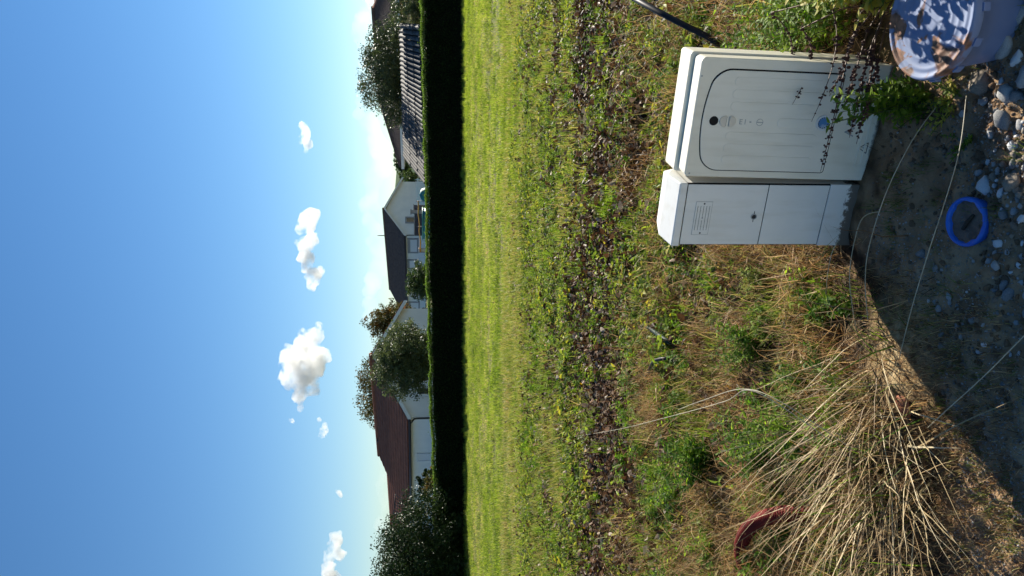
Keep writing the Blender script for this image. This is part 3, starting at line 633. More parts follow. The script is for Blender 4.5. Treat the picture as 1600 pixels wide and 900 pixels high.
def spots(n, y0, y1, seed, dens=None, pad=.06, bias=1.0):
    """random ground points in the wedge the camera looks over (a bit wider), density by dens(x, y) in 0..1"""
    r = np.random.default_rng(seed); out = []; got = 0
    while got < n:
        y = y0 + (y1 - y0) * r.random(n) ** bias; x = (r.random(n) * 2 - 1) * ((.372 + pad) * (y1 + .2)); keep = np.abs(x) < (.372 + pad) * y + .25
        if dens is not None: keep &= r.random(n) < dens(x, y)
        x, y = x[keep], y[keep]; out.append(np.stack([x, y, height(x, y)], 1)); got += len(x)
    P_ = np.vstack(out)[:n]
    return P_
def band(x, y):                       # the strip of bare soil and dead leaves: 1 inside it
    return np.exp(-((y - 6.7 + .7 * vnoise(x * .8, y * .5, 41) + .35 * vnoise(x * 2.5, y * 2, 42)) / 1.05) ** 2)
def cab_clear(P_, m_=.0):             # keep growth out of the cabinets
    ca, sa_ = math.cos(R(25)), math.sin(R(25)); dx, dy = P_[:, 0] - .17, P_[:, 1] - 2.86
    lx, ly = dx * ca - dy * sa_, dx * sa_ + dy * ca
    return ~((lx > -.02 - m_) & (lx < .72 + m_) & (ly > -.05 - m_) & (ly < .24 + m_))
def scat(name, P_, seed, sources, label, cat, s0=.8, s1=1.25, tilt=.12, weights=None):
    P_ = P_[cab_clear(P_)]; r = np.random.default_rng(seed); n = len(P_)
    rot = np.stack([r.normal(0, tilt, n), r.normal(0, tilt, n), r.random(n) * 6.283], 1)
    ix = r.choice(len(sources), n, p=weights) if weights is not None else r.integers(len(sources), size=n)
    sc_ = r.uniform(s0, s1, n) * (np.clip(.38 + 1.5 * (P_[:, 1] - edge_y(P_[:, 0])), .38, 1) if cat == 'dry grass' else 1)
    return gn_scatter(name, P_, rot, sc_, ix, sources, label, cat)

rr_ = np.random.default_rng(90)
MG_field = veg('meadow_grass_blade', [(0, (.06, .10, .014)), (.25, (.17, .24, .032)), (.55, (.28, .34, .055)), (.82, (.38, .36, .11)), (1, (.42, .31, .15))], .5, .15, .55, var=0)
MG_mid = veg('verge_grass_blade', [(0, (.06, .10, .014)), (.4, (.17, .23, .035)), (.7, (.30, .31, .07)), (1, (.42, .31, .13))], .4, .3, .45, patch=((1.2, 2.5, 1), .6), var=.4)
MG_straw = veg('dry_grass_blade', [(0, (.05, .026, .012)), (.3, (.15, .080, .035)), (.6, (.36, .215, .10)), (.85, (.54, .38, .20)), (1, (.28, .25, .09))], .3, .2, .55, patch=((3, 3, 3), .5), var=.4)
MG_stalk = veg('straw_stalk', [(0, (.10, .06, .025)), (.35, (.26, .17, .08)), (.75, (.44, .34, .18)), (1, (.58, .48, .30))], .12, .2, .55, var=.0)
ML_weed = veg('fresh_weed_leaf', [(0, (.03, .07, .010)), (.5, (.085, .17, .022)), (1, (.28, .38, .055))], .55, .15, .55, var=.2)
ML_broad = veg('broad_leaf', [(0, (.035, .055, .014)), (.35, (.11, .16, .03)), (.7, (.26, .33, .055)), (1, (.42, .36, .06))], .35, .14, .55, var=.5)
ML_dead = veg('dead_leaf', [(0, (.022, .013, .008)), (.4, (.08, .040, .02)), (.75, (.17, .09, .045)), (1, (.32, .27, .21))], .12, .12, .55, var=.5)
ML_yel = veg('yellow_leaf', [(0, (.35, .17, .02)), (1, (.52, .33, .03))], .35, .4, .4, var=.4)
# far field: short dense tufts
def mk(kind, n, *a, mat=None, **k):
    out = []
    for i in range(n):
        V, Fc, T = blades(*a, r=rr_, **k); out.append(src(kind, V, Fc, mat, T))
    return out
def field_grass(n, seed):
    r = np.random.default_rng(seed); y = 4.6 + 24.2 * r.random(n * 3) ** .9; x = (r.random(n * 3) * 2 - 1) * 12.6
    k = np.abs(x) < .43 * y + .3; x, y = x[k], y[k]
    thin = vnoise(x * .55, y * .95, 16) + .8 * vnoise(x * 2.3, y * 2.3, 26)
    k = r.random(len(x)) < (1 - .85 * band(x, y)) * (.22 + .78 * sstep(6.0, 10.0, y + 1.6 * vnoise(x * .7, y * .7, 15) + 1.0 * vnoise(x * 2.2, y * 2.2, 29))) * (.25 + .75 * sstep(-.55, .15, thin)); x, y, thin = x[k][:n], y[k][:n], thin[k][:n]; n = len(x)
    clump_ = vnoise(x * 4, y * 4, 27) * .6 + .6 * vnoise(x * 1.5, y * 1.5, 30); L_ = r.uniform(.03, .085, n) * (1 + .45 * clump_) * (.75 + .25 * sstep(-.4, .4, thin)); A = r.random(n) * 6.283; le = r.uniform(.05, .95, n)
    d = np.stack([np.cos(A) * le, np.sin(A) * le, np.sqrt(1.05 - le ** 2)], 1); w = r.uniform(.0032, .0062, n)[:, None] * (.6 + y[:, None] / 26)
    sd2 = np.stack([-np.sin(A), np.cos(A), np.zeros(n)], 1); b = np.stack([x, y, height(x, y) - .004], 1)
    V = np.stack([b - sd2 * w, b + sd2 * w, b + d * L_[:, None]], 1).reshape(-1, 3)
    t = np.clip(.40 + .20 * clump_ - .22 * thin + r.normal(0, .24, n), 0, 1)
    return np_mesh('meadow_grass', V, np.arange(3 * n).reshape(-1, 3), MG_field, np.repeat(t, 3))
tag(link('meadow_grass', field_grass(600000, 91)), 'bright short meadow grass covering the field', 'grass', kind='stuff')
fsrc3 = mk('tuft', 4, 34, .10, .06, .15, .2, 1.1, .0050, mat=veg('meadow_tuft_blade', [(0, (.05, .085, .016)), (.4, (.13, .18, .035)), (.75, (.25, .28, .07)), (1, (.34, .28, .12))], .45, .2, .5, var=.6), tint=(.15, .75))
scat('meadow_tufts', spots(2600, 8, 28, 191, lambda x, y: .3 + .7 * sstep(0, .4, vnoise(x * .9, y * .9, 35))), 192, fsrc3, 'taller grass tufts standing out of the meadow', 'grass', .5, 1.1)
fsrc2 = mk('tuft', 3, 26, .07, .09, .2, .2, 1.0, .004, mat=MG_field, tint=(.2, .6))
P_ = spots(1500, 26.0, 28.7, 93); scat('hedge_foot_grass', P_, 94, fsrc2, 'taller grass fringe along the foot of the hedge', 'grass', .6, 1.1)
# middle strip: leafy weeds, thin grass and leaf litter
def clover(r, n=9):
    V, Fc, T = [], [], []
    for _ in range(n):
        b = Vector((r.normal() * .06, r.normal() * .06, r.uniform(.01, .07))); A = r.random() * 6.283; t0 = r.uniform(.1, .85)
        for k in range(int(r.integers(1, 4))):
            d = Vector((math.cos(A + k * 2.1), math.sin(A + k * 2.1), r.uniform(-.1, .7))); leafshape(V, Fc, T, b, d, Vector((r.normal() * .8, r.normal() * .8, 1)), r.uniform(.022, .06), r.uniform(.013, .034), t0, .4, .3)
    return V, Fc, T
def litter(r, n=7):
    V, Fc, T = [], [], []
    for _ in range(n):
        b = Vector((r.normal() * .07, r.normal() * .07, r.uniform(.006, .035))); A = r.random() * 6.283; d = Vector((math.cos(A), math.sin(A), r.normal() * .5))
        leafshape(V, Fc, T, b, d, Vector((r.normal() * .5, r.normal() * .5, 1)), r.uniform(.03, .075), r.uniform(.018, .042), r.uniform(.0, 1), r.uniform(-.7, .7), r.uniform(-.5, .8))
    return V, Fc, T
csrc = [(lambda q: src('leaves', q[0], q[1], ML_broad, q[2]))(clover(rr_)) for _ in range(6)]
lsrc = [(lambda q: src('litter', q[0], q[1], ML_dead, q[2]))(litter(rr_)) for _ in range(6)]
ysrc = [(lambda q: src('yellow', q[0], q[1], ML_yel, q[2]))(litter(rr_, 1)) for _ in range(3)]
def midd(x, y): return (1 - .8 * band(x, y)) * (.12 * sstep(2.9, 3.3, y) + .88 * sstep(4.0, 5.2, y + .5 * vnoise(x * 1.5, y * 1.5, 17))) * (1 - sstep(6.5, 14, y + 1.5 * vnoise(x * .6, y * .6, 33))) * (.08 + .92 * sstep(-.15, .4, vnoise(x * 1.0, y * 1.8, 18)))
scat('ground_weeds', spots(2600, 2.9, 15, 95, midd), 96, csrc, 'low broad leafed weeds in the strip between field and verge', 'ground cover', .6, 1.3, .25)
scat('leaf_litter', spots(11000, 3.0, 14, 97, lambda x, y: (.25 + .75 * band(x, y)) * (.3 + .7 * sstep(3.8, 5, y)) * (1 - sstep(6.5, 14, y + 1.5 * vnoise(x * .6 + 4, y * .6, 34))) * (.3 + .7 * sstep(-.2, .4, vnoise(x * .9 + 7, y * 1.7, 19)))), 98, lsrc, 'brown and silvery dead leaves strewn across the strip', 'dead leaves', .6, 1.2, .3)
scat('yellow_leaves', spots(260, 3.0, 9.5, 99), 100, ysrc, 'scattered yellow and orange fallen leaves', 'fallen leaves', .7, 1.2, .4)
msrc = mk('tuft', 6, 26, .10, .05, .14, .2, 1.35, .0026, mat=MG_mid, tint=(.1, .95), seg=3)
scat('verge_grass', spots(3600, 2.9, 15, 101, lambda x, y: sstep(2.9, 3.4, y) * (1 - .8 * band(x, y)) * (.3 + .7 * sstep(6, 10, y)) * (.12 + .88 * sstep(-.1, .4, vnoise(x * 1.0, y * 1.8, 20)))), 102, msrc, 'thin tufty grass growing through the weeds', 'grass', .6, 1.4, .2)
tsrc = mk('tuft', 3, 60, .07, .10, .22, .1, 1.1, .0022, mat=veg('fresh_grass_blade', [(0, (.08, .15, .02)), (1, (.24, .32, .05))], .5, .15, .5), tint=(.1, .9), seg=3)
scat('fresh_grass_tufts', spots(190, 3.2, 11, 103), 104, tsrc, 'small fresh green grass tufts dotted over the strip', 'grass', .5, 1.0, .1)
def sprig(r):
    V, Fc, T = [], [], []
    for _ in range(int(r.integers(3, 7))):
        A = r.random() * 6.283; q = r.uniform(.01, .05); hh = r.uniform(.04, .11); tip = Vector((q * math.cos(A), q * math.sin(A), hh)); b0 = tip * .15; t0 = r.uniform(.2, .8); o = len(V)
        V += [Vector((b0.x - .0015, b0.y, -.01)), Vector((b0.x + .0015, b0.y, -.01)), tip]; T += [t0] * 3; Fc.append((o, o + 1, o + 2))
        for k in range(6):
            f = .25 + .75 * k / 5; c = Vector((tip.x * f, tip.y * f, hh * f))
            for s_ in (0, 1):
                a_ = A + k * 1.57 + s_ * math.pi; ll = r.uniform(.018, .038) * (1.2 - .5 * f); leafshape(V, Fc, T, c, Vector((math.cos(a_), math.sin(a_), r.uniform(.1, .8))), Vector((r.normal() * .3, r.normal() * .3, 1)), ll, ll * .45, min(1, t0 + .2 * f), .25, .3)
    return V, Fc, T
wsrc = [(lambda q: src('sprig', q[0], q[1], ML_weed, q[2]))(sprig(rr_)) for _ in range(7)]
scat('verge_weeds', spots(620, 2.7, 6.0, 201, lambda x, y: sstep(.15, .4, y - edge_y(x)) * sstep(-.05, .35, vnoise(x * 2.1 + 5, y * 2.1, 38)) * (1 - .9 * np.exp(-(((x - .15) / .45) ** 2 + ((y - 3.5) / .6) ** 2)))), 202, wsrc, 'bright green sprigs of weed scattered through the verge', 'weeds', .6, 1.5, .2)
scat('field_weeds', spots(700, 5.2, 12, 203, lambda x, y: .15 + .85 * sstep(.0, .4, vnoise(x * 1.3 + 9, y * 1.3, 39))), 204, wsrc, 'small rooted weeds dotted over the near field', 'weeds', .6, 1.4, .2)
# verge: matted dry grass
ssrc = mk('straw', 5, 20, .13, .06, .22, .3, 1.9, .0019, mat=MG_straw, tint=(.0, .95), seg=4, kink=.34) + mk('straw', 4, 8, .15, .12, .30, .9, 1.8, .0021, mat=MG_straw, tint=(.3, 1.0), seg=4, kink=.2)
def dryd(x, y):
    e = y - edge_y(x)
    return (1 - .8 * np.exp(-(((x + .22) / .2) ** 2 + ((y - 2.5) / .18) ** 2))) * sstep(.0, .22, e + .1 * vnoise(x * 6, y * 6, 21)) * (1 - .85 * sstep(4.6, 6.0, y + .4 * vnoise(x * 1.2, y * 1.2, 22))) * (.10 + .90 * sstep(-.3, .25, vnoise(x * 2.6 + 3, y * 2.6, 23) + .5 * vnoise(x * 7, y * 7, 28)))
Pd = spots(520, 1.9, 2.9, 205, lambda x, y: sstep(-.45, -.02, y - edge_y(x)) * (1 - sstep(.0, .2, y - edge_y(x))) * np.where(x > .05, .06, 1))
scat('straw_debris', Pd, 206, mk('bits', 5, 12, .09, .02, .09, 1.2, 1.75, .0015, mat=MG_straw, tint=(.1, .95), seg=3, kink=.3), 'loose bits of straw fallen on the soil below the clump', 'straw bits', .5, 1.1, .1)
scat('dry_grass', spots(3800, 2.2, 6.2, 105, dryd), 106, ssrc, 'matted dry brown grass on the verge around the cabinets', 'dry grass', .5, 1.15, .45)
gsrc = mk('tuft', 5, 22, .08, .05, .16, .3, 1.5, .0022, mat=veg('verge_green_blade', [(0, (.04, .07, .012)), (.5, (.11, .15, .025)), (1, (.22, .24, .06))], .45, .3, .45, patch=((3, 3, 3), .6)), tint=(.1, .9), seg=3)
scat('verge_green_grass', spots(800, 2.3, 5.6, 107, lambda x, y: sstep(.05, .3, y - edge_y(x)) * (.15 + .85 * sstep(-.1, .4, vnoise(x * 2.6 + 11, y * 2.6, 24)))), 108, gsrc, 'green grass blades mixed into the dry verge', 'grass', .5, 1.2, .25)
scat('soil_sprouts', spots(170, 1.9, 2.75, 109, lambda x, y: (y < edge_y(x)) * (.15 + .85 * sstep(.1, .5, vnoise(x * 3.1, y * 3.1, 25)))), 110, gsrc, 'sparse green sprouts on the bare soil', 'grass', .2, .5, .2)

# ------------------------------------------------------------------ the two utility cabinets
def cab_mat(name, c1, c2, mud=.16, warm=(.62, .60, .50)):
    m, N, L, P = newmat(name); P.inputs['Roughness'].default_value = .5; P.inputs['Specular IOR Level'].default_value = .35
    tc = N.new('ShaderNodeTexCoord'); nz = N.new('ShaderNodeTexNoise'); nz.inputs['Scale'].default_value = 7; nz.inputs['Detail'].default_value = 8; L.new(tc.outputs['Object'], nz.inputs['Vector'])
    r = ramp(N, [(.3, c1), (.7, c2)]); L.new(nz.outputs[0], r.inputs[0])
    mp = N.new('ShaderNodeMapping'); mp.inputs['Scale'].default_value = (26, 26, 5); L.new(tc.outputs['Object'], mp.inputs[0])
    n3 = N.new('ShaderNodeTexNoise'); n3.inputs['Scale'].default_value = 1; n3.inputs['Detail'].default_value = 6; L.new(mp.outputs[0], n3.inputs['Vector'])
    r3 = ramp(N, [(.50, (1, 1, 1)), (.75, (.80, .77, .70))]); L.new(n3.outputs[0], r3.inputs[0])
    mu = N.new('ShaderNodeMix'); mu.data_type = 'RGBA'; mu.blend_type = 'MULTIPLY'; mu.inputs[0].default_value = .45; L.new(r.outputs[0], mu.inputs[6]); L.new(r3.outputs[0], mu.inputs[7])
    # splashed mud: ragged edge low down
    sp = N.new('ShaderNodeSeparateXYZ'); L.new(tc.outputs['Object'], sp.inputs[0])
    n2 = N.new('ShaderNodeTexNoise'); n2.inputs['Scale'].default_value = 48; n2.inputs['Detail'].default_value = 9; n2.inputs['Roughness'].default_value = .7; L.new(tc.outputs['Object'], n2.inputs['Vector'])
    a = N.new('ShaderNodeMath'); a.operation = 'MULTIPLY_ADD'; a.inputs[1].default_value = mud; L.new(n2.outputs[0], a.inputs[0]); a.inputs[2].default_value = -.02
    b = N.new('ShaderNodeMath'); b.operation = 'SUBTRACT'; L.new(a.outputs[0], b.inputs[0]); L.new(sp.outputs[2], b.inputs[1])
    rm = ramp(N, [(.0, (0, 0, 0)), (.010, (.92, .92, .92))]); L.new(b.outputs[0], rm.inputs[0])
    mx = N.new('ShaderNodeMix'); mx.data_type = 'RGBA'; L.new(rm.outputs[0], mx.inputs[0]); L.new(mu.outputs[2], mx.inputs[6]); mx.inputs[7].default_value = (.10, .08, .06, 1)
    L.new(mx.outputs[2], P.inputs['Base Color'])
    return m
M_cabA = cab_mat('cream_cabinet_plastic', (.78, .73, .60), (.84, .79, .66), .03)
M_cabB = cab_mat('pale_grey_cabinet_plastic', (.76, .76, .72), (.82, .81, .76), .10)
M_cabD = cab_mat('grey_cream_door', (.77, .74, .64), (.83, .79, .68), .0)
M_black = solid('black_gap', (.006, .006, .006), None, 3, .8)
M_emb = solid('cream_emboss', (.70, .64, .53), (.62, .57, .48), 30, .5)
M_gris = solid('grey_emboss', (.36, .37, .36), None, 30, .6)
M_blue_glass = solid('blue_meter_window', (.10, .25, .50), (.55, .62, .68), 30, .15, .6, lo=.42, hi=.6)

def rounded(x0, x1, z0, z1, r0, r1, arch=0, n=8):
    """outline in x, z: bottom corners r0, top corners r1, arched top"""
    p = []
    for (cx, cz, rr, a0) in ((x1 - r0, z0 + r0, r0, -90), (x1 - r1, z1 - r1, r1, 0), (x0 + r1, z1 - r1, r1, 90), (x0 + r0, z0 + r0, r0, 180)):
        for k in range(n + 1):
            a = R(a0 + 90 * k / n); p.append((cx + rr * math.cos(a), cz + rr * math.sin(a)))
        if a0 == 0 and arch:
            for k in range(1, 10): f = k / 10; p.append((x1 - r1 + (x0 - x1 + 2 * r1) * f, z1))
    if arch:
        xm, hw = (x0 + x1) / 2, (x1 - x0) / 2
        p = [(x, z + (arch * (1 - ((x - xm) / hw) ** 2) - arch if z > (z0 + z1) / 2 + .05 else 0)) for x, z in p]
    return p
def disc(mb, x, z, r, y0, y1, n=24, mi=0, sx=1): return mb.prism([(x + r * sx * math.cos(2 * math.pi * k / n), z + r * math.sin(2 * math.pi * k / n)) for k in range(n)], y0, y1, mi)
def ring(mb, x, z, r0, r1, y0, y1, n=28):
    vs_, fs = [], []
    for k in range(n):
        c, s = math.cos(2 * math.pi * k / n), math.sin(2 * math.pi * k / n)
        vs_ += [(x + r0 * c, y1, z + r0 * s), (x + r0 * c, y0, z + r0 * s), (x + r1 * c, y0, z + r1 * s), (x + r1 * c, y1, z + r1 * s)]
    for k in range(n):
        a, b = 4 * k, 4 * ((k + 1) % n); fs += [(a, b, b + 1, a + 1), (a + 1, b + 1, b + 2, a + 2), (a + 2, b + 2, b + 3, a + 3)]
    return mb.add(vs_, fs)
def lettering(txt, size, parent, name, mat, loc, rot, depth=.0008):
    cu = bpy.data.curves.new('t', 'FONT'); cu.body = txt; cu.size = size; cu.extrude = depth; cu.resolution_u = 3; cu.space_character = 1.15
    to = bpy.data.objects.new('t', cu); COL.objects.link(to); bpy.context.view_layer.update()
    me = bpy.data.meshes.new_from_object(to.evaluated_get(bpy.context.evaluated_depsgraph_get())); bpy.data.objects.remove(to)
    me.materials.clear(); me.materials.append(mat); return link(name, me, parent, loc, rot)

YAW = R(-25)
cw = empty('meter_cabinet', (.405, 2.742, 0), YAW, 'wide cream plastic meter cabinet with arched ribbed door', 'cabinet')
cw.rotation_euler = (R(.3), R(.5), YAW)
WW, HH = .424, .70
m = MB(); m.prism(rounded(0, WW, -.08, HH - .012, .004, .018), 0, .078); shell = m.build('front_shell', M_cabA, cw, .006)
m = MB(); m.prism(rounded(-.006, WW + .006, -.08, HH, .004, .014), .086, .20); m.build('rear_body', M_cabA, cw, .007)
m = MB(); m.box((.01, .074, -.06), (WW - .01, .09, HH - .03)); m.build('joint', M_black, cw)
DX0, DX1, DZ0, DZ1 = .028, .384, .158, .654
m = MB(); m.prism(rounded(DX0 - .0030, DX1 + .0055, DZ0 - .0035, DZ1 + .0035, .012, .055, .030), -.0010, .002); seam = m.build('door_seam', M_black, cw)
m = MB(); m.prism(rounded(DX0, DX1, DZ0, DZ1, .010, .053, .030), -.0035, .001); door = m.build('door', M_cabD, cw, .0012)
for i, x in enumerate((.052, .095, .138, .245, .288, .331)):
    m = MB(); m.prism(rounded(x, x + .031, DZ0 + .055, DZ1 - .095, .0155, .0155, 0, 6), -.0052, -.003); m.build('rib', M_cabD, door, .0014)
m = MB(); m.prism(rounded(.190, .224, DZ0 + .08, DZ0 + .215, .015, .015, 0, 6), -.0052, -.003); m.build('rib', M_cabD, door, .0014)
xc = .207
m = MB(); disc(m, xc, .612, .0165, -.0046, -.0030); m.build('lock_hole', M_black, door)
for z, sgn in ((.577, 1), (.545, -1)):      # two half moons, flat sides facing
    pts = [(xc + .020 * math.cos(R(180 * k / 14)), z + sgn * (-.010 + .025 * math.sin(R(180 * k / 14)))) for k in range(15)]
    if sgn < 0: pts = pts[::-1]
    m = MB(); m.prism(pts, -.0085, -.003); m.build('half_moon_emboss', M_emb, door, .002)
    m = MB(); m.box((xc - .017, -.0062, z - sgn * .011 - .0012), (xc + .017, -.0034, z - sgn * .011 + .0012)); m.build('half_moon_edge', M_gris, door)
rl = (R(90), R(90), 0)
lettering('E', .026, door, 'raised_letter', M_gris, (xc - .009, -.0038, .518), rl); lettering('I', .026, door, 'raised_letter', M_gris, (xc - .009, -.0038, .498), rl)
m = MB(); m.box((xc - .002, -.0046, .472), (xc + .002, -.003, .479)); m.build('raised_hyphen', M_gris, door)
m = MB(); ring(m, xc, .440, .011, .0125, -.0044, -.003); me_ = m.build('raised_ring', M_gris, door); me_.scale = (1, 1, 1)
m = MB(); m.box((xc - .0014, -.0044, .429), (xc + .0014, -.003, .451)); m.build('raised_bar', M_gris, door)
zw = DZ0 + .042
m = MB(); ring(m, xc + .006, zw, .022, .028, -.0085, -.003); win = m.build('meter_window', M_trim, door)
m = MB(); disc(m, xc + .006, zw, .0225, -.0050, -.003); m.build('pane', M_blue_glass, win)
for k in range(14):
    th = 2 * math.pi * k / 14; m = MB(); cxp, czp = xc + .006 + .0185 * math.cos(th), zw + .0185 * math.sin(th); disc(m, cxp, czp, .0021, -.0056, -.0045, 8); m.build('dial_mark', M_dark, win)
lettering('AEI', .052, cw, 'raised_lettering', M_gris, (.165, -.0012, .072), (R(90), 0, 0), .001)
for (z, x0, x1) in ((.032, .05, .30), (.012, .06, .26)):
    m = MB(); m.prism(rounded(x0, x1, z, z + .006, .0028, .0028, 0, 4), -.003, .001); m.build('skirt_rib', M_cabA, cw, .001)
m = MB()
tp = [(.105, .004), (.145, .004), (.125, .036)]
for i in range(3):
    a_, b_ = Vector((tp[i][0], 0, tp[i][1])), Vector((tp[(i + 1) % 3][0], 0, tp[(i + 1) % 3][1])); m.tube([a_, b_], .0013, 5)
m.tube([(.125, 0, .012), (.121, 0, .019), (.128, 0, .019), (.125, 0, .027)], .0008, 4)
m.build('warning_triangle', M_dark, cw)
for (x, z) in ((.012, HH - .03), (.36, HH - .02)):
    m = MB(); disc(m, x, z, .003, -.0008, .002, 10); m.build('rivet_mark', M_gris, cw)

cn = empty('service_cabinet', (.166, 2.868, 0), YAW - R(1.5), 'narrow pale grey service cabinet with perforated vent plate', 'cabinet')
cn.rotation_euler = (0, R(-.4), YAW - R(1.5))
WN, HN = .252, .705
m = MB(); m.box((.006, .012, -.08), (WN - .004, .17, HN - .04)); m.build('body', M_cabB, cn, .004)
m = MB(); x0, x1 = 0, WN
vs_ = [(x0, -.004, HN - .042), (x1, -.004, HN - .042), (x1, .18, HN - .042), (x0, .18, HN - .042), (x0, -.004, HN - .012), (x1, -.004, HN - .012), (x1, .11, HN + .006), (x1 - .012, .18, HN - .002), (x0 + .03, .18, HN - .002), (x0, .11, HN + .006)]
m.add(vs_, [(3, 2, 1, 0), (0, 1, 5, 4), (4, 5, 6, 9), (9, 6, 7, 8), (1, 2, 7, 6, 5), (2, 3, 8, 7), (3, 0, 4, 9, 8)]); m.build('cap', M_cabB, cn, .004)
m = MB(); m.box((.004, .004, .10), (WN - .002, .0125, HN - .0425)); m.build('door_seam', M_black, cn)
m = MB(); m.box((.006, .0005, .348), (WN - .006, .006, HN - .046)); dn = m.build('door', M_cabB, cn, .0015)
m = MB(); m.box((.006, .0015, .106), (WN - .006, .007, .3445)); m.build('lower_panel', M_cabB, cn, .0015)
m = MB(); m.box((.002, -.001, -.08), (WN - .001, .0124, .1035)); m.build('plinth', M_cabB, cn, .002)
m = MB(); m.box((.046, -.0003, .555), (.180, .0008, .620)); m.build('vent_seam', M_gris, dn)
m = MB(); m.box((.0475, -.0016, .5565), (.1785, .0002, .6185)); vp = m.build('vent_plate', M_cabB, dn, .0006)
m = MB()
for row in range(5):
    for k in range(24):
        if row == 2 and 9 < k < 14: continue
        m.box((.066 + k * .0041, -.0022, .564 + row * .0115), (.0683 + k * .0041, -.0014, .5662 + row * .0115))
m.build('vent_holes', M_dark, vp)
for x in (.054, .172):
    m = MB(); disc(m, x, .5875, .0034, -.0030, -.0012, 10); m.build('screw', M_dark, vp)
m = MB(); m.box((.112, -.0024, .585), (.121, -.0012, .590)); m.build('maker_mark', M_gris, vp)
m = MB(); ring(m, .121, .385, .0085, .0115, -.003, .001); lk = m.build('lock', M_gris, dn)
m = MB(); disc(m, .121, .385, .0087, -.0012, .0008); m.build('lock_core', M_dark, lk)
m = MB(); m.box((.0995, -.0010, .3838), (.1095, .0006, .3862)); m.box((.1325, -.0010, .3838), (.1425, .0006, .3862)); m.build('lock_slot', M_dark, lk)

# ------------------------------------------------------------------ the blue-grey tub with its lid
M_tub = solid('blue_grey_plastic', (.15, .20, .36), (.18, .23, .38), 6, .42, .45)
def lid_mat():
    m = solid('blue_grey_lid_with_mud', (.15, .20, .34), (.20, .25, .38), 9, .65, .3); N, L = m.node_tree.nodes, m.node_tree.links; P = N['Principled BSDF']
    old = P.inputs['Base Color'].links[0].from_socket
    tc = N.new('ShaderNodeTexCoord'); n = N.new('ShaderNodeTexNoise'); n.inputs['Scale'].default_value = 7; n.inputs['Detail'].default_value = 6; n.inputs['Distortion'].default_value = .8; L.new(tc.outputs['Object'], n.inputs['Vector'])
    r = ramp(N, [(.52, (0, 0, 0)), (.56, (1, 1, 1))]); L.new(n.outputs[0], r.inputs[0])
    n2 = N.new('ShaderNodeTexNoise'); n2.inputs['Scale'].default_value = 40; L.new(tc.outputs['Object'], n2.inputs['Vector'])
    r2 = ramp(N, [(.35, (.10, .05, .03)), (.65, (.30, .14, .08))]); L.new(n2.outputs[0], r2.inputs[0])
    mx = N.new('ShaderNodeMix'); mx.data_type = 'RGBA'; L.new(r.outputs[0], mx.inputs[0]); L.new(old, mx.inputs[6]); L.new(r2.outputs[0], mx.inputs[7]); L.new(mx.outputs[2], P.inputs['Base Color'])
    return m
tc_ = on(1443, 22, .20); tub = empty('plastic_tub', (tc_.x, tc_.y, 0), 0, 'blue grey plastic tub with muddy ridged lid at right', 'tub')
tub.location.z = -.02; tub.rotation_euler = (R(2), R(-5), R(20))
m = MB(); m.lathe([(.118, -.04), (.128, .02), (.140, .10), (.150, .165), (.158, .168), (.158, .180), (.152, .186)], 56); m.build('body', M_tub, tub)
m = MB(); m.lathe([(.160, .180), (.172, .181), (.174, .186), (.175, .208), (.171, .214), (.163, .213), (.160, .209), (.150, .2085), (.147, .2098), (.140, .2098), (.137, .2085), (.122, .2085), (.119, .2098), (.112, .2098), (.109, .2085), (.094, .2085), (.091, .2098), (.084, .2098), (.081, .2085), (.060, .2085), (.057, .2095), (.051, .2095), (.048, .2085), (.03, .209), (.0005, .209)], 56)
lid = m.build('lid', lid_mat(), tub)
ns = 40
for k in range(0, 12):
    th = 2 * math.pi * k / 12; m = MB(); m.box((.172, -.012, .170), (.180, .012, .192)); m.build('lid_clip', M_tub, lid, .002, rot=(0, 0, th))

# ------------------------------------------------------------------ stub of blue pipe, hose, red conduit
M_bpipe = solid('bright_blue_pipe', (.012, .10, .50), (.02, .14, .58), 14, .4, .5)
M_mud = solid('wet_mud', (.15, .09, .06), (.24, .155, .10), 20, .6, .4, .6, 60)
pb = on(1497, 346, .012); bp = empty('pipe_stub', (pb.x, pb.y, hz(pb.x, pb.y)), 0, 'bright blue pipe stub ring sunk in the dark soil', 'pipe')
bp.rotation_euler = (R(7), R(-3), 0)
jag = lambda th, z: 1 if z == .026 else 1 + .05 * math.sin(5 * th) * math.sin(2 * th + 1) + .035 * math.sin(13 * th) * math.sin(3 * th) - .02
m = MB(); m.lathe([(.071, -.06), (.074, .0), (.0765, .016), (.0755, .024), (.072, .026)], 48); m.lathe([(.072, .026), (.0672, .0262), (.0655, .020), (.065, -.02)], 48, wob=jag)
m.build('pipe_wall', M_bpipe, bp)
m = MB(); m.lathe([(.068, .012), (.055, .010), (.035, .006), (.015, .009), (.0005, .007)], 24, wob=lambda th, z: 1 + .03 * math.sin(4 * th)); m.build('mud_fill', M_mud, bp)
m = MB(); m.tube([(-.022, .020, .013), (.0, .0, .015), (.018, -.022, .012)], [.0055, .0065, .005], 7); m.build('stick', solid('dark_stick', (.03, .02, .013), (.05, .035, .02), 30, .8), bp)

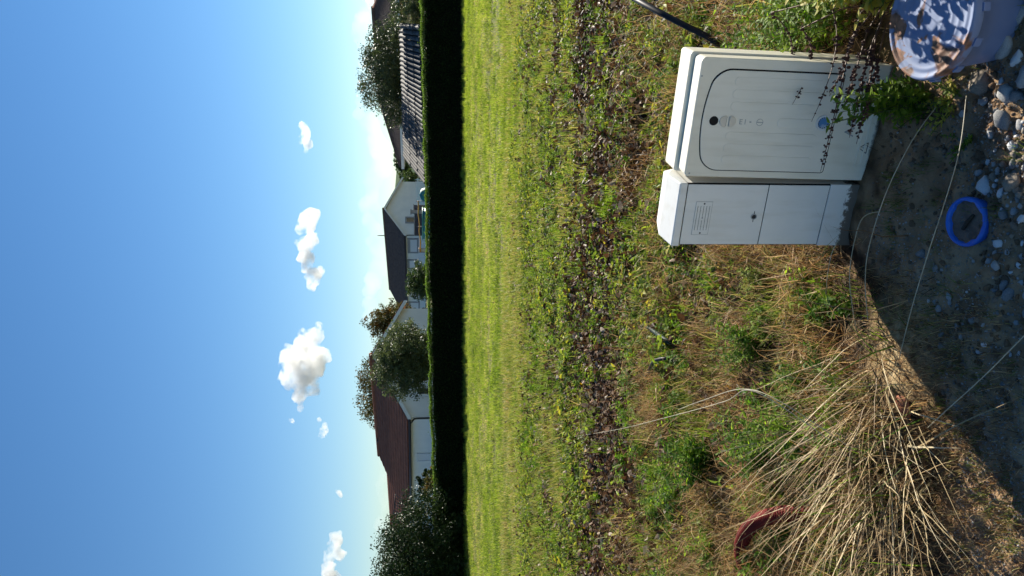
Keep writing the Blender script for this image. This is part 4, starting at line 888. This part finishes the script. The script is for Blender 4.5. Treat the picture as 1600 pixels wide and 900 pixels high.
M_hose = solid('black_polyethylene', (.006, .006, .008), (.012, .012, .014), 10, .5, .25)
def hose_obj(name, label, pts, r, mat, cat, corr=0, group=None, n=14):
    pts = [Vector(p) for p in pts]; fine = []
    for i in range(len(pts) - 1):
        p0, p1, p2, p3 = pts[max(i - 1, 0)], pts[i], pts[i + 1], pts[min(i + 2, len(pts) - 1)]
        for k in range(12):
            t = k / 12; fine.append(.5 * ((2 * p1) + (p2 - p0) * t + (2 * p0 - 5 * p1 + 4 * p2 - p3) * t * t + (3 * p1 - p0 - 3 * p2 + p3) * t ** 3))
    fine.append(pts[-1])
    if corr:
        L_ = sum((fine[i + 1] - fine[i]).length for i in range(len(fine) - 1)); nn = int(L_ / corr * 6); out = []; acc = [0]
        for i in range(len(fine) - 1): acc.append(acc[-1] + (fine[i + 1] - fine[i]).length)
        for k in range(nn + 1):
            s = L_ * k / nn; j = min(max(int(np.searchsorted(acc, s)) - 1, 0), len(fine) - 2); out.append(fine[j].lerp(fine[j + 1], (s - acc[j]) / max(acc[j + 1] - acc[j], 1e-6)))
        fine = out; rs = [r * (1 + .07 * math.cos(2 * math.pi * k / 6)) for k in range(len(fine))]
    else: rs = [r] * len(fine)
    o = empty(name, fine[0], 0, label, cat, group); m = MB(); m.tube(fine, rs, n); rel(m, fine[0]); m.build('tube', mat, o); return o, fine
def ong(px, py, z=.0):
    p = on(px, py, z); p.z = hz(p.x, p.y) + z; return p
ho, fn = hose_obj('black_pipe', 'stiff black pipe sloping into the verge behind the wide cabinet', [on(975, -12, .42), on(1010, 8, .36), on(1055, 32, .25), on(1095, 52, .13), on(1122, 66, .04), on(1140, 74, -.03)], .017, M_hose, 'pipe')
m = MB(); m.tube([fn[-18], fn[-12]], .021, 14); rel(m, fn[0]).build('collar', M_hose, ho)
hose_obj('hose_piece', 'short dark green hose piece in the dry grass left of the cabinets', [ong(1013, 508, .05), ong(1027, 522, .11), ong(1044, 532, .10), ong(1062, 538, .02)], .014, solid('dark_green_hose', (.006, .02, .013), (.01, .028, .016), 12, .6, .2), 'hose')
hose_obj('hose_piece', 'curved black hose arch beyond the dry grass', [ong(1012, 587, .02), ong(1016, 572, .10), ong(1026, 563, .12), ong(1042, 560, .09), ong(1052, 561, .02)], .011, M_hose, 'hose')
M_red = solid('red_conduit', (.09, .009, .007), (.16, .016, .012), 9, .7, .15)
hose_obj('corrugated_conduit', 'red corrugated conduit arching out under the straw clump', [on(1178, 915, -.02), on(1166, 890, .04), on(1158, 862, .10), on(1164, 835, .14), on(1184, 815, .15), on(1215, 804, .13), on(1246, 802, .09), on(1272, 807, .03), on(1290, 812, -.04)], .033, M_red, 'conduit', .014)

# ------------------------------------------------------------------ stones
M_st = [solid('pale_limestone', (.30, .30, .30), (.42, .42, .41), 14, .85, .3, .4, 50), solid('grey_stone', (.16, .165, .17), (.26, .26, .26), 12, .85, .3, .4, 50), solid('tan_stone', (.22, .18, .14), (.32, .27, .21), 12, .85, .3, .4, 50), solid('white_quartz', (.50, .51, .52), (.62, .62, .62), 14, .6, .4, .3, 50), solid('rusty_brick', (.24, .09, .055), (.30, .13, .08), 12, .9, .2, .4, 50)]
def stone_mesh(seed, mat, base=ICO2):
    r = np.random.default_rng(seed); V, Fc = base; V = V.copy()
    for _ in range(11):                      # planar chips
        d = r.normal(size=3); d /= np.linalg.norm(d); h = r.uniform(.5, .85); p = V @ d; V = V - np.outer(np.maximum(p - h, 0), d)
    V *= 1 + .05 * r.normal(size=(len(V), 1)); V *= np.array([1, r.uniform(.65, .95), r.uniform(.45, .7)])
    return np_mesh('stone', V, Fc, mat)
def stone(px, py, rad, mesh, label, group=None, sink=.35, name='stone', yaw=None):
    p = on(px, py, rad * .3); o = link(name, mesh, None, (p.x, p.y, hz(p.x, p.y) + rad * (.5 - sink)))
    o.scale = (rad,) * 3; o.rotation_euler = (random.uniform(-.3, .3), random.uniform(-.3, .3), random.uniform(0, 6.28) if yaw is None else yaw)
    tag(o, label, 'stone', group); return o
SM = [[stone_mesh(200 + 10 * k + i, M_st[k]) for i in range(5)] for k in range(5)]
big = [(1505, 127, .052, 2, 'broad buff stone lying against the lower left side of the tub'), (1565, 70, .047, 0, 'angular pale stone right beside the foot of the tub'),
       (1585, 92, .030, 3, 'rounded white stone touching the angular stone by the tub'), (1585, 22, .038, 0, 'pale stone half cut off at the lower right corner of the picture'),
       (1590, 118, .040, 0, 'pale stone below the rounded white stone by the tub'), (1560, 145, .036, 0, 'chunky pale stone two steps left of the tub'),
       (1576, 150, .028, 1, 'grey stone tucked beside the chunky pale stone'), (1556, 188, .036, 1, 'long grey stone at the middle of the gravel patch'),
       (1578, 195, .022, 0, 'wedge shaped pale chip by the small pink stone'), (1564, 206, .009, 4, 'tiny pink brick chip among the gravel'),
       (1515, 158, .017, 0, 'small rounded pale stone apart from the gravel near the tub stone'), (1514, 288, .036, 3, 'large white blocky stone just above the blue pipe ring'),
       (1531, 275, .020, 2, 'small tan stone touching the large white blocky stone'), (1570, 285, .034, 2, 'flat tan stone at the right of the blue pipe ring'),
       (1553, 302, .022, 3, 'flat white slab chip beside the blue pipe ring'), (1551, 332, .022, 1, 'grey rounded stone directly below the blue pipe ring'),
       (1571, 330, .016, 0, 'small squarish pale stone below the blue pipe ring'), (1588, 305, .018, 2, 'small tan stone at the bottom edge below the pipe ring'),
       (1545, 380, .019, 3, 'smooth white pebble left below the blue pipe ring'), (1580, 380, .010, 3, 'small white triangular pebble at the bottom edge'),
       (1492, 214, .013, 0, 'small bluish stone on the dark soil between cabinet and gravel'), (1428, 396, .030, 1, 'brownish stone half buried in the dark soil before the cabinets'),
       (1545, 415, .018, 0, 'pale chip stone lying on bare soil left of the pipe ring'), (1472, 463, .017, 0, 'glinting pale stone on the shaded bare soil'),
       (1585, 465, .022, 0, 'pale stone near the bottom edge on shaded soil'), (1475, 510, .015, 0, 'small pale stone near the lit edge of the dry clump'),
       (1510, 550, .010, 3, 'single white pebble on shaded soil'), (1480, 752, .014, 1, 'small grey pebble under the straw clump tips'), (1558, 460, .026, 1, 'flat grey stone pressed into shaded soil'),
       (1587, 488, .03, 1, 'wide grey stone at the bottom edge of the shaded soil'), (1418, 636, .045, 4, 'flat rusty brick fragment lying by the dry clump')]
for k, (px, py, rad, mt, lb) in enumerate(big):
    stone(px, py, rad, SM[mt][k % 5], lb, sink=.30 if rad > .02 else .2)
CN = ['pale', 'grey', 'tan', 'white']
rs_ = np.random.default_rng(301); cnt = 0
while cnt < 190:
    px, py = rs_.uniform(1470, 1640), rs_.uniform(110, 420)
    if rs_.random() > (np.clip((px - 1480) / 70, 0, 1) * (1.0 if 160 < py < 340 else .45)): continue
    mt = int(rs_.choice([0, 0, 1, 1, 2, 3]))
    if (px - 1496) ** 2 + ((py - 346) * .75) ** 2 < 38 ** 2: continue
    stone(px, py, float(np.clip(rs_.lognormal(-4.8, .42), .004, .018)), SM[mt][int(rs_.integers(5))], 'small %s stone in the loose gravel patch between tub and blue pipe ring' % CN[mt], 'small stones in the gravel patch', .2); cnt += 1
cnt = 0
while cnt < 95:
    px, py = rs_.uniform(1400, 1630), rs_.uniform(400, 640)
    mt = int(rs_.choice([0, 0, 1, 1, 2, 3]))
    if px < 1350 + (py - 390) * .72 or on(px, py).y > 2.7: continue
    stone(px, py, float(np.clip(rs_.lognormal(-4.95, .5), .004, .018)), SM[mt][int(rs_.integers(5))], 'small %s stone scattered on the shaded bare soil left of the pipe ring' % CN[mt], 'small stones on the bare soil', .25); cnt += 1
PM = [stone_mesh(400 + i, M_st[(0, 1, 2, 1, 0)[i]], ICO1) for i in range(5)]
def grav(x, y): return (y < edge_y(x) - .03) * np.where(x > .28, .9 * (1 - sstep(2.1, 2.4, y)) + .08, np.where(x < -.3, 1.0, .5))
Pg = spots(20000, 1.6, 2.7, 302, grav); rq = np.random.default_rng(303)
gn_scatter('fine_gravel', Pg, rq.random((len(Pg), 3)) * 6.28, np.clip(rq.lognormal(-5.75, .45, len(Pg)), .0013, .0075), rq.choice([0, 1, 2, 2, 2, 3, 4], size=len(Pg)), PM, 'fine gravel and grit strewn on the soil in front', 'gravel')

M_clod = [solid('soil_clod', (.12, .075, .045), (.24, .16, .10), 30, .95, .15, .5, 80), solid('grey_clod', (.17, .13, .10), (.30, .24, .18), 30, .95, .15, .5, 80)]
KM = [stone_mesh(430 + i, M_clod[i % 2], ICO2) for i in range(5)]
Pk = spots(2300, 1.7, 2.75, 304, lambda x, y: (y < edge_y(x) + .02) * (.3 + .7 * sstep(-.3, .4, vnoise(x * 4, y * 4, 43)))); Pk = Pk[cab_clear(Pk)]
gn_scatter('soil_clods', Pk, rq.random((len(Pk), 3)) * 6.28, np.clip(rq.lognormal(-4.9, .5, len(Pk)), .003, .02), rq.integers(5, size=len(Pk)), KM, 'crumbly brown soil clods on the bare ground', 'soil clods')

# ------------------------------------------------------------------ plants one can point at
def weed(name, label, x, y, h, nst, spread, mat, seed, leaf=.035, cat='weed', lean=(0, 0), pairs=9, z0=None, group=None, asp=.42, drp=.35):
    r = np.random.default_rng(seed); b = Vector((x, y, hz(x, y) if z0 is None else z0)); o = empty(name, b, 0, label, cat, group)
    V, Fc, T = [], [], []; ms = MB()
    for _ in range(nst):
        A = r.random() * 6.283; q = spread * math.sqrt(r.random()); hh = h * r.uniform(.55, 1.05)
        p0 = Vector((q * .35 * math.cos(A), q * .35 * math.sin(A), -.02)); tip = Vector((q * math.cos(A) + lean[0] * hh, q * math.sin(A) + lean[1] * hh, hh))
        mid = p0.lerp(tip, .5) + Vector((-q * .2 * math.cos(A), -q * .2 * math.sin(A), hh * .12)); P3 = [p0 * (1 - t) ** 2 + mid * 2 * t * (1 - t) + tip * t * t for t in np.linspace(0, 1, 7)]
        ms.tube(P3, [.0024, .0022, .002, .0018, .0015, .0012, .0008], 5)
        t0 = r.uniform(.2, .75); tw = r.random() * 3
        for k in range(pairs):
            f = .18 + .82 * (k + r.random() * .5) / pairs; c = p0 * (1 - f) ** 2 + mid * 2 * f * (1 - f) + tip * f * f
            for s in (0, 1):
                a = tw + k * 1.57 + s * math.pi + r.normal() * .3; d = Vector((math.cos(a), math.sin(a), r.uniform(.1, .9))); ll = leaf * (1.15 - .55 * f) * r.uniform(.7, 1.25)
                leafshape(V, Fc, T, c, d, Vector((r.normal() * .25, r.normal() * .25, 1)), ll, ll * asp, np.clip(t0 + .25 * f + r.normal() * .1, 0, 1), .25, drp)
    ms.build('stems', solid('weed_stem', (.06, .09, .02), (.10, .11, .03), 9, .6), o)
    link('leaves', src('leaves', V, Fc, mat, T), o); return o
w_ = lambda px, py: (on(px, py).x, on(px, py).y)
weed('leafy_weed', 'bright green bushy weed left of the straw, nearest the field', *w_(1125, 715), .30, 44, .20, ML_weed, 501, .058, asp=.38)
weed('leafy_weed', 'light green leafy weed growing up through the straw clump', *w_(1280, 668), .36, 30, .15, ML_weed, 502, .046, lean=(-.1, .4), asp=.36)
weed('leafy_weed', 'small glossy weed in the dry grass left of the narrow cabinet', *w_(1190, 545), .22, 30, .15, ML_weed, 503, .040)
weed('leafy_weed', 'dark green creeping weed under the left side of the narrow cabinet', *w_(1190, 440), .12, 13, .12, ML_broad, 504, .035)
weed('leafy_weed', 'tall bright green weed mass above the tub at the right edge', *w_(1330, 10), .50, 34, .26, ML_weed, 505, .045, lean=(-.05, .05))
weed('leafy_weed', 'bright green weed behind the right side of the wide cabinet', *w_(1275, 35), .34, 26, .20, ML_weed, 506, .042)
weed('leafy_weed', 'sunlit weed sprig in front of the wide cabinet door', .70, 2.44, .25, 8, .07, ML_weed, 507, .038, lean=(-.22, .02))
weed('leafy_weed', 'green weed at the foot of the wide cabinet', .62, 2.40, .15, 12, .10, ML_weed, 508, .032)
weed('leafy_weed', 'low dark weed on the soil between the wide cabinet and the tub', .60, 2.27, .07, 14, .14, ML_broad, 509, .024)
weed('leafy_weed', 'tiny sprig of weed on the soil above the gravel', .47, 2.24, .05, 8, .08, ML_weed, 510, .018)
for k, (x, y, h_) in enumerate(((1.20, 2.40, .58), (1.62, 2.70, .72), (1.32, 2.14, .55), (1.06, 2.36, .46))):
    weed('leafy_weed', ['tall weed stand right behind the tub', 'tall weed stand farthest right beyond the tub', 'tall weed stand right beside the tub, outermost', 'shorter weed stand between cabinet side and tub'][k], x, y, h_, 52, .22, ML_broad, 520 + k, .06, pairs=13, asp=.55)
q_ = at(1290, 172, 2.40)
weed('leafy_weed', 'green sprig hanging in front of the blue meter window', q_.x + .04, 2.38, q_.z + .04, 14, .06, ML_weed, 511, .046, lean=(-.12, 0), pairs=9)
for k, (px, py, h_, n_, sp_, lf, mt, lb) in enumerate((
    (1225, 700, .28, 22, .15, .048, ML_weed, 'green weed at the far edge of the straw clump'), (1150, 660, .14, 14, .12, .040, ML_weed, 'light green weed patch by the bent brown stalk'),
    (1075, 760, .22, 28, .17, .052, ML_weed, 'green weed patch at the field edge left of the bushy weed'), (1030, 800, .13, 16, .15, .042, ML_broad, 'dull green weed patch at the far left verge'),
    (1200, 500, .15, 14, .12, .034, ML_weed, 'bright small weed between the narrow cabinet and the straw'), (1130, 480, .10, 12, .12, .032, ML_broad, 'low green weed in the dry grass beyond the narrow cabinet'),
    (1270, 600, .14, 10, .10, .030, ML_weed, 'sparse green weed on the lit edge of the straw clump'), (1085, 560, .10, 12, .12, .035, ML_weed, 'low weed beside the dark hose pieces'),
    (1060, 895, .16, 18, .15, .045, ML_weed, 'green weed at the left picture edge near the field'), (1250, 470, .12, 12, .10, .03, ML_broad, 'dark weed at the soil edge by the narrow cabinet'),
    (1130, 850, .16, 12, .12, .05, ML_weed, 'tall leafed weed beside the red conduit'))):
    weed('leafy_weed', lb, *w_(px, py), h_, n_, sp_, mt, 560 + k, lf)
# broad dock leaves at the left
def rosette(label, px, py, n, L0, L1, seed, up=(.3, .9), mat=None):
    r = np.random.default_rng(seed); p = on(px, py); b = Vector((p.x, p.y, hz(p.x, p.y))); o = empty('dock_plant', b, 0, label, 'weed'); 
    for k in range(n):
        V, Fc, T = [], [], []
        A = 2.4 * k + r.normal() * .3; d = Vector((math.cos(A), math.sin(A), r.uniform(*up))); L_ = r.uniform(L0, L1)
        leafshape(V, Fc, T, Vector((0, 0, 0)) + d.normalized() * .02, d, Vector((r.normal() * .2, r.normal() * .2, 1)), L_, L_ * .5, r.uniform(.2, .9), .2, .4); link('leaf', src('leaf', V, Fc, mat or ML_broad, T), o)
    return o
rosette('broad leafed dock plant left of the red conduit', 1120, 818, 9, .10, .17, 541); rosette('silvery broad leafed plant above the red conduit', 1158, 775, 8, .08, .14, 542)
rosette('broad leafed plant at the left edge beyond the straw', 1135, 880, 9, .09, .15, 543); rosette('small broad leafed plant nearest the field edge on the left', 1045, 850, 8, .06, .11, 544)
rosette('fresh broad leafed plant between two weeds on the left', 1085, 650, 6, .06, .10, 545, mat=ML_weed); rosette('dark broad leafed plant in the strip beyond the narrow cabinet', 970, 360, 7, .07, .12, 546)

# brown seed spikes leaning across the wide cabinet
M_seed = solid('dark_seed_husk', (.035, .013, .010), (.085, .030, .022), 40, .7); M_stem = solid('brown_stem', (.10, .05, .03), (.15, .08, .045), 20, .6)
sp_base = Vector((.98, 2.42, hz(.98, 2.42))); dock = empty('seed_spike_plant', sp_base, 0, 'dry dock plant with dark seed spikes leaning across the cabinet door', 'weed')
spk = [((1205, 20), (1265, 65), (1217, 150), 2.66, .35), ((1252, 45), (1290, 80), (1238, 163), 2.60, .42), ((1330, 60), (1312, 150), (1282, 268), 2.44, .75), ((1345, 20), (1325, 95), (1296, 150), 2.42, .8), ((1355, 50), (1335, 120), (1318, 170), 2.40, .8), ((1362, 70), (1345, 130), (1327, 215), 2.40, .8), ((1368, 60), (1358, 150), (1338, 225), 2.40, .85), ((1300, 15), (1325, 70), (1268, 190), 2.46, .35), ((1372, 90), (1366, 140), (1348, 190), 2.38, .9)]
rk = np.random.default_rng(551)
for k, (p0, p1, p2, Y, dn_) in enumerate(spk):
    A, B, C_ = at(*p0, Y + .06), at(*p1, Y + .02), at(*p2, Y - .02)
    line = [sp_base + Vector((0, 0, -.01)), sp_base.lerp(A, .55) + Vector((.02, 0, .05))] + [A * (1 - t) ** 2 + B * 2 * t * (1 - t) + C_ * t * t for t in np.linspace(0, 1, 12)]
    m = MB(); m.tube(line, [.0028] * 5 + [.0022] * 4 + [.0015] * 3 + [.0009] * 2, 5); rel(m, sp_base); st = m.build('stem', M_stem, dock)
    m = MB(); V0, F0 = ICO1
    for j in range(int(95 * dn_)):
        t = rk.random() ** .8 * .97; c = A * (1 - t) ** 2 + B * 2 * t * (1 - t) + C_ * t * t; whorl = round(t * 17) / 17
        c = c.lerp(A * (1 - whorl) ** 2 + B * 2 * whorl * (1 - whorl) + C_ * whorl * whorl, .75); s_ = .0052 * (1.15 - .55 * t) * rk.uniform(.6, 1.3)
        c = c + Vector(rk.normal(size=3)) * .0048
        m.add([Vector(v * s_ * np.array([1, 1, 1.3])) + c for v in V0], [tuple(f) for f in F0])
    rel(m, sp_base); m.build('seed_cluster', M_seed, st)

# the collapsed clump of long straw
clump = empty('straw_clump', (-.62, 2.6, hz(-.62, 2.6)), 0, 'large collapsed clump of long dry straw stalks at lower left', 'dry grass'); co = Vector(clump.location)
r = np.random.default_rng(561)
def stalks(n, bx, by, sx_, sy_, az0, azs, l0, l1, le0, le1, w, r, V, Fc, T, tint, seg=7, kink=.05, curve=.72):
    def base(r_):
        x, y = r_.normal(bx, sx_), r_.normal(by, sy_); y = max(y, 2.36); return (x - co.x, y - co.y, hz(x, y) - co.z - .01)
    blades(n, 0, l0, l1, le0, le1, w, r, tint, seg, kink, V, Fc, T, az=lambda r_: r_.normal(az0, azs), base=base, curve=r.uniform(curve - .25, curve + .2))
V, Fc, T = [], [], []
stalks(42, -.50, 2.58, .14, .12, R(192), .48, .35, .80, .95, 1.55, .0026, r, V, Fc, T, (.0, .9))
stalks(30, -.52, 2.66, .12, .09, R(158), .42, .40, .95, 1.05, 1.5, .0022, r, V, Fc, T, (.0, .8))
stalks(46, -.40, 2.68, .12, .10, R(118), .35, .30, .75, 1.0, 1.5, .0019, r, V, Fc, T, (.0, .7))
stalks(36, -.60, 2.48, .15, .12, R(215), .55, .30, .62, 1.1, 1.62, .0030, r, V, Fc, T, (.3, 1.0))
stalks(50, -.55, 2.62, .26, .18, R(170), 2.2, .25, .55, .9, 1.6, .0022, r, V, Fc, T, (.1, .8))
stalks(34, -.62, 2.42, .16, .10, R(232), .6, .25, .5, 1.0, 1.65, .0026, r, V, Fc, T, (.2, .9))
stalks(30, -.75, 2.85, .15, .14, R(190), .5, .35, .7, 1.0, 1.5, .0024, r, V, Fc, T, (.2, .9))
stalks(34, -.85, 2.52, .14, .13, R(200), .5, .30, .55, .9, 1.6, .0030, r, V, Fc, T, (.3, 1.0))
link('stalks', src('stalks', V, Fc, MG_stalk, T), clump)['kind'] = 'stuff'
V, Fc, T = [], [], []
stalks(46, -.55, 2.6, .2, .15, R(160), 1.0, .15, .4, .4, 1.4, .0030, r, V, Fc, T, (.3, .9), 4, .03)
link('green_blades', src('green_blades', V, Fc, ML_weed, T), clump)['kind'] = 'stuff'
V, Fc, T = [], [], []
stalks(230, -.58, 2.58, .24, .15, R(170), 2.0, .08, .28, .6, 1.8, .0019, r, V, Fc, T, (0, .8), 4, .3)
link('basal_thatch', src('basal_thatch', V, Fc, MG_straw, T), clump)['kind'] = 'stuff'

# long single stalks arching over the soil, and over the verge
M_arch = solid('pale_straw', (.36, .32, .22), (.46, .42, .30), 20, .5)
arch = [('long pale stalk arching closest to the cabinet foot', [(1375, 330, .03), (1345, 345, .10), (1328, 420, .13), (1332, 480, .08), (1340, 520, .02)]),
        ('long pale stalk bending across the soil from the tub side', [(1462, 168, .02), (1425, 220, .10), (1385, 300, .15), (1358, 385, .14), (1352, 440, .10), (1356, 500, .05)]),
        ('thick stalk slanting over the soil beside the blue pipe ring', [(1510, 150, .02), (1500, 230, .09), (1478, 310, .12), (1452, 390, .12), (1425, 480, .09), (1405, 560, .03)]),
        ('straight stalk crossing the shaded soil at the bottom edge', [(1625, 500, .05), (1590, 535, .06), (1535, 590, .06), (1480, 640, .05), (1450, 668, .02)]),
        ('long pale stalk standing beside the narrow cabinet edge', [(1290, 470, .01), (1293, 430, .08), (1300, 395, .12), (1312, 372, .14)]),
        ('very long stalk rising from the straw clump over the field strip', [(1300, 690, .20), (1180, 612, .42), (1130, 628, .43), (1050, 650, .34), (960, 672, .16), (890, 683, .03)]),
        ('brown bent stalk above the straw clump', [(1330, 700, .15), (1220, 628, .34), (1160, 608, .40), (1100, 625, .38), (1060, 640, .36)])]
for lb, pts in arch:
    hose_obj('grass_stalk', lb, [on(*p) for p in pts], .0015, M_arch, 'stalk', n=6)
